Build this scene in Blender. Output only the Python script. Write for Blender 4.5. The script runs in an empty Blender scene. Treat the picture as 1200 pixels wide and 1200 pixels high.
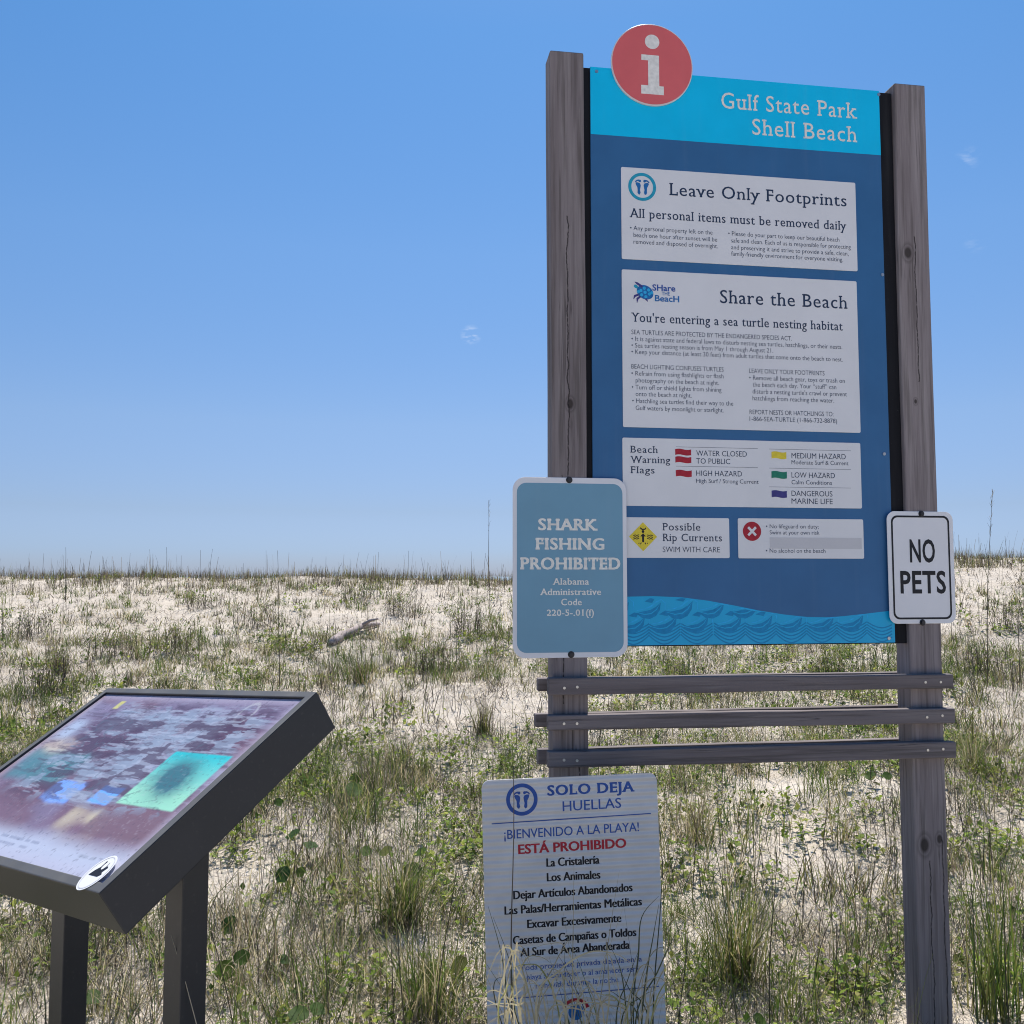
import bpy, bmesh, math, random
import numpy as np
from mathutils import Vector, Matrix

random.seed(7)
RNG = np.random.default_rng(11)
R = math.radians
SC = bpy.context.scene
COL = SC.collection

# ------------------------------------------------------------------ camera
EYE = 1.82                      # eye height above the sand at the sign
FOC = 1064.5 / 1200.0           # focal length in picture widths
PITCH = 0.0705
cd = bpy.data.cameras.new('camera')
cd.sensor_width = 36.0
cd.lens = 36.0 * FOC
cd.clip_start = 0.05
cd.clip_end = 6000
cam = bpy.data.objects.new('camera', cd)
COL.objects.link(cam)
cam.location = (0, 0, EYE)
cam.rotation_euler = (math.pi / 2 + PITCH, 0, 0)
SC.camera = cam

# ------------------------------------------------------------------ sky and sun
SUN_EL, SUN_AZ = R(60), R(6)     # azimuth from +Y towards +X
w = bpy.data.worlds.new('World')
SC.world = w
w.use_nodes = True
wn, wl = w.node_tree.nodes, w.node_tree.links
wn.clear()
sky = wn.new('ShaderNodeTexSky')
sky.sky_type = 'NISHITA'
sky.sun_disc = False
sky.sun_elevation = SUN_EL
sky.sun_rotation = SUN_AZ
sky.altitude = 0
sky.air_density = 1.0
sky.dust_density = 0.25
sky.ozone_density = 3.0
hsv = wn.new('ShaderNodeHueSaturation')
hsv.inputs['Saturation'].default_value = 1.18
wl.new(sky.outputs[0], hsv.inputs['Color'])
# elevation tint: dims and blues the low sky, leaves the sky overhead brighter
tc = wn.new('ShaderNodeTexCoord')
sxyz = wn.new('ShaderNodeSeparateXYZ'); wl.new(tc.outputs['Generated'], sxyz.inputs[0])
er = wn.new('ShaderNodeValToRGB'); wl.new(sxyz.outputs[2], er.inputs[0])
stops = [(0.0, (.30, .38, .70)), (.028, (.325, .405, .70)), (.07, (.405, .42, .575)), (.163, (.60, .56, .62)), (.338, (.68, .71, .74)), (.53, (.58, .77, .83)), (.75, (.75, .85, .9)), (1.0, (1, 1, 1))]
for i, (p_, c_) in enumerate(stops):
    e_ = er.color_ramp.elements[i] if i < 1 else (er.color_ramp.elements[-1] if i == len(stops) - 1 else er.color_ramp.elements.new(p_))
    e_.position = p_; e_.color = (*c_, 1)
sky_tint = wn.new('ShaderNodeMixRGB'); sky_tint.blend_type = 'MULTIPLY'; sky_tint.inputs['Fac'].default_value = 1
wl.new(hsv.outputs[0], sky_tint.inputs['Color1']); wl.new(er.outputs[0], sky_tint.inputs['Color2'])
# a few faint wisps of cloud, fixed in the sky by direction
mp = wn.new('ShaderNodeMapping')
mp.inputs['Scale'].default_value = (60, 60, 190)
wl.new(tc.outputs['Generated'], mp.inputs['Vector'])
nz = wn.new('ShaderNodeTexNoise')
nz.inputs['Scale'].default_value = 1.0
nz.inputs['Detail'].default_value = 5
wl.new(mp.outputs[0], nz.inputs['Vector'])
acc = None
def cloud_dir(px, py):
    v = Vector(((px - 600) / 1064.5, 1.0, -(py - 600) / 1064.5))
    v.rotate(Matrix.Rotation(PITCH, 3, 'X'))
    return v.normalized()
for px, py, rad, amp in ((552, 393, .013, .8), (1134, 186, .014, .2), (1142, 286, .012, .14)):
    d = wn.new('ShaderNodeVectorMath'); d.operation = 'DISTANCE'
    wl.new(tc.outputs['Generated'], d.inputs[0]); d.inputs[1].default_value = cloud_dir(px, py)
    mr = wn.new('ShaderNodeMapRange'); mr.interpolation_type = 'SMOOTHSTEP'
    mr.inputs['From Min'].default_value = rad; mr.inputs['From Max'].default_value = 0
    mr.inputs['To Min'].default_value = 0; mr.inputs['To Max'].default_value = amp
    wl.new(d.outputs['Value'], mr.inputs['Value'])
    if acc is None: acc = mr.outputs[0]
    else:
        ad = wn.new('ShaderNodeMath'); ad.operation = 'ADD'
        wl.new(acc, ad.inputs[0]); wl.new(mr.outputs[0], ad.inputs[1]); acc = ad.outputs[0]
rr = wn.new('ShaderNodeMapRange')
rr.inputs['From Min'].default_value = .48; rr.inputs['From Max'].default_value = .72
wl.new(nz.outputs[0], rr.inputs['Value'])
mu = wn.new('ShaderNodeMath'); mu.operation = 'MULTIPLY'
wl.new(acc, mu.inputs[0]); wl.new(rr.outputs[0], mu.inputs[1])
mxs = wn.new('ShaderNodeMixRGB')
mxs.inputs['Color2'].default_value = (6.0, 6.2, 6.6, 1)
wl.new(mu.outputs[0], mxs.inputs['Fac'])
wl.new(sky_tint.outputs[0], mxs.inputs['Color1'])
bg = wn.new('ShaderNodeBackground')
bg.inputs['Strength'].default_value = 0.09
wl.new(mxs.outputs[0], bg.inputs['Color'])
wo = wn.new('ShaderNodeOutputWorld')
wl.new(bg.outputs[0], wo.inputs['Surface'])

sd = bpy.data.lights.new('sun', 'SUN')
sd.energy = 3.6
sd.angle = R(0.53)
sd.color = (1.0, 0.95, 0.87)
sun = bpy.data.objects.new('sun', sd)
COL.objects.link(sun)
svec = Vector((math.sin(SUN_AZ) * math.cos(SUN_EL), math.cos(SUN_AZ) * math.cos(SUN_EL), math.sin(SUN_EL)))
sun.rotation_euler = svec.to_track_quat('Z', 'Y').to_euler()
sun.location = svec * 40

SC.view_settings.view_transform = 'Standard'
SC.view_settings.look = 'None'
SC.view_settings.gamma = 1
SC.view_settings.exposure = 0.90
SC.cycles.max_bounces = 8
SC.cycles.filter_width = 1.05          # a crisp phone-camera image
SC.cycles.transparent_max_bounces = 8

# ------------------------------------------------------------------ survey helpers
CP, SP = math.cos(PITCH), math.sin(PITCH)
def ray(px, py):
    """direction of the sight line through a point of the 1200 px survey photo"""
    x, y = (px - 600) / 1064.5, -(py - 600) / 1064.5
    return Vector((x, CP - y * SP, SP + y * CP))

class Frame:
    """a plane that stands in the scene: origin, right axis, up axis; local y points away from the viewer"""
    def __init__(s, o, ex, ez):
        s.o, s.ex, s.ez = Vector(o), Vector(ex).normalized(), Vector(ez).normalized()
        s.ey = s.ez.cross(s.ex).normalized()
    def pix(s, px, py, off=0.0):
        d = ray(px, py); e = Vector((0, 0, EYE))
        k = ((s.o + s.ey * off - e).dot(s.ey)) / d.dot(s.ey)
        q = e + d * k - s.o
        return q.dot(s.ex), q.dot(s.ez)
    def matrix(s):
        m = Matrix((s.ex, s.ey, s.ez)).transposed().to_4x4()
        m.translation = s.o
        return m

def vnoise(x, y, seed=0):
    """smooth value noise, vectorised"""
    x = np.asarray(x, float); y = np.asarray(y, float)
    xi, yi = np.floor(x).astype(np.int64), np.floor(y).astype(np.int64)
    fx, fy = x - xi, y - yi
    fx, fy = fx * fx * (3 - 2 * fx), fy * fy * (3 - 2 * fy)
    def h(a, b):
        n = (a * 374761393 + b * 668265263 + seed * 982451653) & 0x7fffffff
        n = ((n ^ (n >> 13)) * 1274126177) & 0x7fffffff
        return ((n ^ (n >> 16)) & 0xffff) / 65535.0
    a, b, c, d = h(xi, yi), h(xi + 1, yi), h(xi, yi + 1), h(xi + 1, yi + 1)
    return (a * (1 - fx) + b * fx) * (1 - fy) + (c * (1 - fx) + d * fx) * fy
def fbm(x, y, seed=0, n=3):
    t, a, s = 0, 1, 0
    for i in range(n):
        t = t + a * vnoise(np.asarray(x) * 2 ** i, np.asarray(y) * 2 ** i, seed + i); s += a; a *= .5
    return t / s

CX = [-60, -15, -12, -9.5, -7, -4.5, -2.5, -.9, 1.5, 6, 11.3, 14, 60]
CZ = [-.08, -.05, -.10, -.04, -.09, -.06, -.05, -.11, -.12, .05, .38, .46, .5]
def ground_z(X, Y):
    """height of the sand: flat by the sign, climbing to a dune crest 23 m off, falling to the shore beyond"""
    X = np.asarray(X, float); Y = np.asarray(Y, float)
    s = np.interp(Y, [-1e4, 4, 7, 10, 13, 16, 20, 22.5, 24.5, 30, 45, 60, 100, 1e4], [0, 0, .08, .18, .33, .54, .86, 1, 1, .75, .1, -.45, -2, -2])
    hc = np.interp(X, CX, CZ) + EYE
    n1 = (fbm(X / 2.6 + 40, Y / 2.6, 3) - .5) * .30 * np.interp(Y, [3, 8, 20, 23], [.25, 1, 1, .5])
    n2 = (fbm(X / .7, Y / .7, 9, 2) - .5) * .085
    n3 = (fbm(X / .17, Y / .17, 21, 2) - .5) * .022
    edge = np.interp(np.abs(X) + np.abs(Y - 12), [30, 60], [1, 0])
    return s * hc + (n1 + n2 + n3) * edge
def ground_at(px, py):
    """where a sight line meets the sand"""
    d = ray(px, py)
    t = np.linspace(1.2, 40, 4000)
    x, y, z = d.x * t, d.y * t, EYE + d.z * t
    g = ground_z(x, y)
    k = np.argmax(z < g)
    if not (z < g).any(): k = np.argmin(np.abs(y - 21))
    return float(x[k]), float(y[k]), float(g[k])

# ------------------------------------------------------------------ materials
def new_mat(name):
    m = bpy.data.materials.new(name); m.use_nodes = True
    n = m.node_tree.nodes
    return m, n, m.node_tree.links, n['Principled BSDF']
def ramp(n, l, src, stops):
    c = n.new('ShaderNodeValToRGB')
    el = c.color_ramp.elements
    el[0].position, el[0].color = stops[0][0], (*stops[0][1], 1)
    el[1].position, el[1].color = stops[-1][0], (*stops[-1][1], 1)
    for p, q in stops[1:-1]:
        e = el.new(p); e.color = (*q, 1)
    l.new(src, c.inputs[0])
    return c.outputs[0]
def noise(n, l, scale, detail=4, vec=None, sc=None, rough=.55):
    t = n.new('ShaderNodeTexNoise')
    t.inputs['Scale'].default_value = scale; t.inputs['Detail'].default_value = detail; t.inputs['Roughness'].default_value = rough
    if sc:
        m = n.new('ShaderNodeMapping'); m.inputs['Scale'].default_value = sc
        l.new(vec, m.inputs['Vector']); l.new(m.outputs[0], t.inputs['Vector'])
    elif vec: l.new(vec, t.inputs['Vector'])
    return t.outputs[0]
def math_(n, l, op, a, b=None, clamp=False):
    m = n.new('ShaderNodeMath'); m.operation = op; m.use_clamp = clamp
    for i, v in enumerate((a, b)):
        if v is None: continue
        if isinstance(v, (int, float)): m.inputs[i].default_value = v
        else: l.new(v, m.inputs[i])
    return m.outputs[0]
def mixc(n, l, fac, a, b, mode='MIX'):
    m = n.new('ShaderNodeMixRGB'); m.blend_type = mode
    for k, v in (('Fac', fac), ('Color1', a), ('Color2', b)):
        if isinstance(v, (int, float)): m.inputs[k].default_value = v
        elif isinstance(v, tuple): m.inputs[k].default_value = (*v, 1)
        else: l.new(v, m.inputs[k])
    return m.outputs[0]
def bump(n, l, b, h, strength, dist):
    k = n.new('ShaderNodeBump'); k.inputs['Strength'].default_value = strength; k.inputs['Distance'].default_value = dist
    l.new(h, k.inputs['Height']); l.new(k.outputs[0], b.inputs['Normal'])

def sheet_mat(name, col, rough=.45, wear=.10, spec=.4):
    """printed or painted sheet: a colour with faint weathering"""
    m, n, l, b = new_mat(name)
    tc = n.new('ShaderNodeTexCoord')
    f = noise(n, l, 5, 5, tc.outputs['Object'])
    f2 = noise(n, l, 160, 2, tc.outputs['Object'])
    c = ramp(n, l, f, [(.3, tuple(x * (1 - wear) for x in col)), (.7, tuple(min(1, x * (1 + wear * .6)) for x in col))])
    s = math_(n, l, 'GREATER_THAN', f2, .73)
    s = math_(n, l, 'MULTIPLY', s, .25)
    c = mixc(n, l, s, c, tuple(.5 * x + .12 for x in col))
    st = noise(n, l, 1, 4, tc.outputs['Object'], (22, 22, 1.2))      # salt runs down the face
    c = mixc(n, l, math_(n, l, 'MULTIPLY', ramp(n, l, st, [(.55, (0, 0, 0)), (.78, (1, 1, 1))]), .10), c, tuple(.7 * x + .16 for x in col))
    l.new(c, b.inputs['Base Color'])
    l.new(ramp(n, l, st, [(.3, (rough * .85,) * 3), (.7, (min(1, rough * 1.25),) * 3)]), b.inputs['Roughness'])
    b.inputs['Specular IOR Level'].default_value = spec
    return m
def ink_mat(name, col, rough=.5):
    m, n, l, b = new_mat(name)
    tc = n.new('ShaderNodeTexCoord')
    f = noise(n, l, 60, 3, tc.outputs['Object'])
    l.new(ramp(n, l, f, [(.3, tuple(x * .88 for x in col)), (.75, tuple(min(1, x * 1.15 + .004) for x in col))]), b.inputs['Base Color'])
    b.inputs['Roughness'].default_value = rough
    b.inputs['Specular IOR Level'].default_value = .3
    return m

def wood_mat(name, axis, knots=(), cracks=(), tone=(1, 1, 1), dark=1.0):
    """weathered grey timber; axis = grain direction; knots (x, z, r); cracks (x, z0, z1, wobble)"""
    m, n, l, b = new_mat(name)
    tc = n.new('ShaderNodeTexCoord'); v = tc.outputs['Object']
    sc = {'z': (70, 70, 2.2), 'x': (2.2, 70, 70)}[axis]
    sc2 = {'z': (16, 16, 1.0), 'x': (1.0, 16, 16)}[axis]
    sc3 = {'z': (210, 210, 6), 'x': (6, 210, 210)}[axis]
    g1 = noise(n, l, 1, 5, v, sc); g2 = noise(n, l, 1, 4, v, sc2); g3 = noise(n, l, 1, 3, v, sc3)
    def t(c): return tuple(x * y * dark for x, y in zip(c, tone))
    c = ramp(n, l, g2, [(.28, t((.155, .130, .128))), (.5, t((.215, .184, .185))), (.72, t((.285, .250, .248)))])
    c = mixc(n, l, math_(n, l, 'MULTIPLY', ramp(n, l, g1, [(.36, (1, 1, 1)), (.52, (0, 0, 0))]), .55), c, t((.085, .072, .066)))
    c = mixc(n, l, math_(n, l, 'MULTIPLY', ramp(n, l, g3, [(.55, (0, 0, 0)), (.72, (1, 1, 1))]), .30), c, t((.36, .335, .32)))
    # drying checks: long dark splits that follow the grain
    ck = noise(n, l, 1, 2, v, {'z': (26, 26, .55), 'x': (.55, 26, 26)}[axis])
    split = ramp(n, l, ck, [(.494, (0, 0, 0)), (.5, (1, 1, 1)), (.506, (0, 0, 0))])
    split = math_(n, l, 'MULTIPLY', split, ramp(n, l, noise(n, l, 3, 1, v), [(.5, (0, 0, 0)), (.62, (1, 1, 1))]))
    h = math_(n, l, 'SUBTRACT', math_(n, l, 'ADD', math_(n, l, 'MULTIPLY', g1, .6), math_(n, l, 'MULTIPLY', g3, .4)), split)
    c = mixc(n, l, math_(n, l, 'MULTIPLY', split, .75), c, (.03, .026, .024))
    if knots or cracks:
        sx = n.new('ShaderNodeSeparateXYZ'); l.new(v, sx.inputs[0])
        ox, oy, oz = sx.outputs
        for kx, kz, kr in knots:
            dx = math_(n, l, 'DIVIDE', math_(n, l, 'SUBTRACT', ox, kx), kr)
            dz = math_(n, l, 'DIVIDE', math_(n, l, 'SUBTRACT', oz, kz), kr * 1.5)
            r2 = math_(n, l, 'SQRT', math_(n, l, 'ADD', math_(n, l, 'MULTIPLY', dx, dx), math_(n, l, 'MULTIPLY', dz, dz)))
            r2 = math_(n, l, 'ADD', r2, math_(n, l, 'MULTIPLY', math_(n, l, 'SUBTRACT', g2, .5), .8))
            ring = ramp(n, l, math_(n, l, 'MULTIPLY', r2, .25), [(.17, (1, 1, 1)), (.25, (.35, .35, .35)), (.31, (.05, .05, .05)), (.36, (.4, .4, .4)), (.5, (0, 0, 0))])
            c = mixc(n, l, math_(n, l, 'MULTIPLY', ring, .85), c, (.035, .028, .025))
        for kx, z0, z1, wob in cracks:
            wz = n.new('ShaderNodeCombineXYZ'); l.new(math_(n, l, 'MULTIPLY', oz, 5.5), wz.inputs[0])
            wn_ = noise(n, l, 1, 5, wz.outputs[0], rough=.6)
            cx = math_(n, l, 'ADD', math_(n, l, 'MULTIPLY', math_(n, l, 'SUBTRACT', wn_, .5), wob), kx)
            dd = math_(n, l, 'ABSOLUTE', math_(n, l, 'SUBTRACT', ox, cx))
            mk = ramp(n, l, math_(n, l, 'MULTIPLY', dd, 100), [(.14, (1, 1, 1)), (.30, (0, 0, 0))])
            zz = math_(n, l, 'MULTIPLY', math_(n, l, 'GREATER_THAN', oz, z0), math_(n, l, 'LESS_THAN', oz, z1))
            mk = math_(n, l, 'MULTIPLY', math_(n, l, 'MULTIPLY', mk, zz), ramp(n, l, noise(n, l, 9, 2, wz.outputs[0]), [(.30, (.15, .15, .15)), (.5, (1, 1, 1))]))
            c = mixc(n, l, math_(n, l, 'MULTIPLY', mk, .85), c, (.02, .017, .016))
            h = math_(n, l, 'SUBTRACT', h, mk)
    l.new(c, b.inputs['Base Color'])
    b.inputs['Roughness'].default_value = .85
    b.inputs['Specular IOR Level'].default_value = .2
    bump(n, l, b, h, .6, .003)
    return m

def metal_mat(name, col, rough=.4, metallic=1):
    m, n, l, b = new_mat(name)
    tc = n.new('ShaderNodeTexCoord')
    f = noise(n, l, 40, 4, tc.outputs['Object'])
    l.new(ramp(n, l, f, [(.3, tuple(x * .75 for x in col)), (.7, col)]), b.inputs['Base Color'])
    b.inputs['Roughness'].default_value = rough; b.inputs['Metallic'].default_value = metallic
    return m

def leaf_mat(name, trans=.35, attr='Col', rough=.5, spec=.3):
    """vegetation: each blade carries its own colour; thin enough for the sun to shine through"""
    m, n, l, b = new_mat(name)
    a = n.new('ShaderNodeAttribute'); a.attribute_name = attr
    tc = n.new('ShaderNodeTexCoord')
    f = noise(n, l, 25, 3, tc.outputs['Object'])
    c = mixc(n, l, 1.0, a.outputs['Color'], ramp(n, l, f, [(.3, (.72, .72, .72)), (.7, (1.15, 1.12, 1.05))]), 'MULTIPLY')
    l.new(c, b.inputs['Base Color'])
    b.inputs['Roughness'].default_value = rough
    b.inputs['Specular IOR Level'].default_value = spec
    t = n.new('ShaderNodeBsdfTranslucent')
    l.new(c, t.inputs['Color'])
    mx = n.new('ShaderNodeMixShader'); mx.inputs[0].default_value = trans
    l.new(b.outputs[0], mx.inputs[1]); l.new(t.outputs[0], mx.inputs[2])
    l.new(mx.outputs[0], n['Material Output'].inputs['Surface'])
    return m

M = {}
M['navy'] = sheet_mat('navy print', (.040, .145, .318), .42, .08, .3)
M['cyan'] = sheet_mat('cyan print', (.004, .57, .92), .42, .06, .25)
M['white_sheet'] = sheet_mat('white print', (.77, .77, .78), .45, .04)
M['white_ink'] = ink_mat('white lettering', (.82, .80, .74))
M['navy_ink'] = ink_mat('navy lettering', (.020, .040, .088))
M['black_ink'] = ink_mat('black lettering', (.012, .013, .018))
M['blue_ink'] = ink_mat('blue print', (.020, .085, .35))
M['teal_ink'] = ink_mat('teal print', (.02, .34, .50))
M['midblue_ink'] = ink_mat('mid blue print', (.015, .15, .42))
M['sky_ink'] = ink_mat('light blue print', (.03, .42, .75))
M['red_ink'] = ink_mat('red print', (.42, .018, .035))
M['yellow_ink'] = ink_mat('yellow print', (.78, .62, .05))
M['green_ink'] = ink_mat('green print', (.02, .22, .14))
M['purple_ink'] = ink_mat('purple print', (.055, .05, .22))
M['grey_ink'] = sheet_mat('grey covering strip', (.60, .595, .61), .5, .03)
M['disc_red'] = sheet_mat('faded red print', (.74, .145, .145), .4, .08)
M['disc_rim'] = sheet_mat('pale rim', (.72, .66, .66), .4, .05)
M['wave_blue'] = sheet_mat('wave blue print', (.002, .42, .74), .4, .06)
M['wave_dark'] = ink_mat('wave dark print', (.002, .25, .52))
M['wave_light'] = ink_mat('wave light print', (.02, .45, .82))
M['backing'] = sheet_mat('black backing', (.012, .012, .015), .7, .1, .2)
M['shark_blue'] = sheet_mat('steel blue enamel', (.17, .355, .48), .4, .06)
M['sign_white'] = sheet_mat('reflective white', (.78, .78, .80), .35, .04)
M['alu'] = metal_mat('aluminium edge', (.55, .56, .58), .45)
M['bolt'] = metal_mat('dark bolt', (.05, .05, .055), .45, .6)
M['nail'] = metal_mat('bright nail', (.62, .61, .58), .35, .8)
M['post_l'] = wood_mat('post timber', 'z', knots=((-.085, 2.47, .013), (-.06, 1.05, .013)), cracks=((-.092, 2.05, 3.2, .05), (-.055, .2, 1.15, .03), (-.115, 1.35, 2.2, .03)))
M['post_r'] = wood_mat('post timber second', 'z', dark=1.15, knots=((1.318, 3.13, .017), (1.318, 2.03, .020), (1.332, 2.52, .007), (1.31, .78, .02), (1.375, .80, .012)), cracks=((1.33, .0, .72, .04), (1.385, .1, .8, .03), (1.35, 2.6, 3.2, .04)))
M['rail'] = wood_mat('rail timber', 'x', dark=.82)
M['grass'] = leaf_mat('grass blades', .5)
M['leaf'] = leaf_mat('green leaves', .5, rough=.6, spec=.15)
M['twig'] = leaf_mat('dry twigs', .05)

# ------------------------------------------------------------------ object helpers
def tag(o, label=None, cat=None, group=None, kind=None):
    if label: o['label'] = label
    if cat: o['category'] = cat
    if group: o['group'] = group
    if kind: o['kind'] = kind
    return o
def empty(name, loc, rot=None):
    o = bpy.data.objects.new(name, None); o.empty_display_size = .2
    COL.objects.link(o)
    o.location = loc
    if rot is not None: o.rotation_euler = rot
    return o
class MB:
    """collects polygons for ONE mesh object"""
    def __init__(s): s.v, s.f, s.m, s.mats, s.sm = [], [], [], [], []
    def mi(s, mat):
        if mat not in s.mats: s.mats.append(mat)
        return s.mats.index(mat)
    def add(s, vs, fs, mat, smooth=False):
        b = len(s.v); k = s.mi(mat)
        s.v += [tuple(p) for p in vs]
        for f in fs: s.f.append(tuple(i + b for i in f)); s.m.append(k); s.sm.append(smooth)
    def slab(s, pts, y0, y1, mat):
        """outline in the local x-z plane (anticlockwise from the front), front at y0, back at y1"""
        n = len(pts)
        vs = [(x, y0, z) for x, z in pts] + [(x, y1, z) for x, z in pts]
        fs = [tuple(range(n)), tuple(range(2 * n - 1, n - 1, -1))]
        fs += [(i, i + n, (i + 1) % n + n, (i + 1) % n) for i in range(n)]
        s.add(vs, fs, mat)
    def face(s, pts, y, mat): s.add([(x, y, z) for x, z in pts], [tuple(range(len(pts)))], mat)
    def tube(s, path, rad, mat, k=8, cap=True):
        path = [Vector(p) for p in path]
        rad = rad if hasattr(rad, '__len__') else [rad] * len(path)
        vs, fs = [], []
        for i, p in enumerate(path):
            t = (path[min(i + 1, len(path) - 1)] - path[max(i - 1, 0)]).normalized()
            a = t.orthogonal().normalized() if i == 0 else (a - t * a.dot(t)).normalized()
            bb = t.cross(a)
            vs += [p + (a * math.cos(2 * math.pi * j / k) + bb * math.sin(2 * math.pi * j / k)) * rad[i] for j in range(k)]
        for i in range(len(path) - 1):
            fs += [(i * k + j, i * k + (j + 1) % k, (i + 1) * k + (j + 1) % k, (i + 1) * k + j) for j in range(k)]
        if cap: fs += [tuple(range(k))[::-1], tuple(range((len(path) - 1) * k, len(path) * k))]
        s.add(vs, fs, mat, True)
    def build(s, name, parent=None, bevel=0, label=None, segs=2):
        me = bpy.data.meshes.new(name)
        me.from_pydata(s.v, [], s.f)
        for m in s.mats: me.materials.append(m)
        me.polygons.foreach_set('material_index', s.m)
        me.polygons.foreach_set('use_smooth', s.sm)
        me.update()
        o = bpy.data.objects.new(name, me); COL.objects.link(o)
        if parent: o.parent = parent
        if bevel:
            b = o.modifiers.new('bevel', 'BEVEL'); b.width = bevel; b.segments = segs; b.limit_method = 'ANGLE'; b.angle_limit = R(40)
        if label: o['label'] = label
        return o
def box_pts(x0, x1, z0, z1): return [(x0, z0), (x1, z0), (x1, z1), (x0, z1)]
def disc_pts(cx, cz, rx, rz=None, n=40, a0=0):
    rz = rz or rx
    return [(cx + rx * math.cos(a0 + 2 * math.pi * i / n), cz + rz * math.sin(a0 + 2 * math.pi * i / n)) for i in range(n)]
def round_rect(x0, x1, z0, z1, r, n=7):
    p = []
    for cx, cz, a in ((x1 - r, z0 + r, -90), (x1 - r, z1 - r, 0), (x0 + r, z1 - r, 90), (x0 + r, z0 + r, 180)):
        p += [(cx + r * math.cos(R(a + 90 * i / n)), cz + r * math.sin(R(a + 90 * i / n))) for i in range(n + 1)]
    return p
def ring(mb, outer, inner, y, mat):
    n = len(outer)
    mb.add([(x, y, z) for x, z in outer] + [(x, y, z) for x, z in inner], [(i, (i + 1) % n, (i + 1) % n + n, i + n) for i in range(n)], mat)
def inside(poly, k):
    cx = sum(p[0] for p in poly) / len(poly); cz = sum(p[1] for p in poly) / len(poly)
    return [(cx + (x - cx) * k, cz + (z - cz) * k) for x, z in poly]

# ------------------------------------------------------------------ lettering
CAP, XH, STEM = .682, .449, .092
_cache = {}
def glyphs(body, offset=0.0, slab=0.0, spacing=1.0):
    """2D faces of a line of lettering set in the built-in face; slab > 0 grows square serifs on its strokes"""
    key = (body, offset, slab, spacing)
    if key in _cache: return _cache[key]
    c = bpy.data.curves.new('lettering', 'FONT')
    c.body = body; c.size = 1; c.resolution_u = 3; c.space_character = spacing; c.offset = offset
    o = bpy.data.objects.new('lettering', c); COL.objects.link(o)
    bpy.context.view_layer.update()
    dg = bpy.context.evaluated_depsgraph_get()
    me = bpy.data.meshes.new_from_object(o.evaluated_get(dg))
    vs = [(v.co.x, v.co.y) for v in me.vertices]
    fs = [tuple(p.vertices) for p in me.polygons]
    bpy.data.meshes.remove(me)
    rects = []
    if slab:
        T = slab; out = STEM * .62 + offset; e = .012
        cv = o.to_curve(dg)
        tops, bots = (CAP, XH, .70, .66), (0.0, -.23)
        for sp in cv.splines:
            bp = sp.bezier_points; n = len(bp)
            if n < 3: continue
            ys = [p.co.y for p in bp]
            if max(ys) - min(ys) < .3: continue
            co = [(p.co.x, p.co.y) for p in bp]
            for i in range(n):
                (x0, y0), (x1, y1) = co[i], co[(i + 1) % n]
                if abs(y0 - y1) > 1e-3: continue
                a, b2 = co[i - 1], co[(i + 2) % n]
                if x0 > x1: x0, x1, a, b2 = x1, x0, b2, a
                wd = x1 - x0
                top = any(abs(y0 - t_) < e for t_ in tops); bot = any(abs(y0 - t_) < e for t_ in bots)
                if not (top or bot): continue
                up = max(a[1], b2[1]) > y0 + .02
                if top and up and not bot: continue          # an inner edge, not the end of a stroke
                ya, yb = (y0 - T, y0) if top else (y0, y0 + T)
                if wd < STEM * 1.75:
                    lo = out
                    ro = out
                    if top and abs(y0 - XH) < e and abs(b2[1] - y0) < .3 and abs(a[1] - y0) > .3: ro = 0
                    rects.append((x0 - lo, x1 + ro, ya, yb))
                else:
                    for (xe, nb, sgn) in ((x0, a, -1), (x1, b2, 1)):
                        if abs(nb[0] - xe) < .01:
                            dl = abs(nb[1] - y0)
                            if dl > .3: rects.append((min(xe, xe + sgn * out), max(xe, xe + sgn * out), ya, yb))
                            elif dl < .14:
                                z = (y0 - .20, y0) if top else (y0, y0 + .20)
                                rects.append((min(xe, xe - sgn * T * .9), max(xe, xe - sgn * T * .9), *z))
        o.to_curve_clear()
    bpy.data.objects.remove(o); bpy.data.curves.remove(c)
    _cache[key] = (vs, fs, rects)
    return _cache[key]
def put_text(mb, body, x0, x1, z, cap, y, mat, slope=0.0, offset=0.0, slab=0.0, spacing=1.0, bold=0.0):
    """a line of lettering from x0 to x1 on baseline z with capital height cap (metres, local x-z plane)"""
    vs, fs, rects = glyphs(body, offset, slab, spacing)
    if not vs: return
    allx = [v[0] for v in vs] + [r for q in rects for r in q[:2]]
    a, b = min(allx), max(allx)
    sx, sz = (x1 - x0) / (b - a), cap / (CAP + 2 * offset)
    def T(p): return (x0 + (p[0] - a) * sx, y, z + (p[1] + offset) * sz + slope * (p[0] - a) * sx)
    mb.add([T(v) for v in vs], fs, mat)
    for k in range(1, 3 if bold else 1):
        mb.add([(v[0] + (bold if k == 1 else -bold), v[1] + .0001 * k, v[2]) for v in map(T, vs)], fs, mat)
    for i, (p, q, s, t) in enumerate(rects):
        yy = y + .00022 + .00003 * (i % 5)
        vv = [T(v) for v in ((p, s - offset), (q, s - offset), (q, t + 0), (p, t + 0))]
        mb.add([(v[0], yy, v[2]) for v in vv], [(0, 1, 2, 3)], mat)

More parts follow.
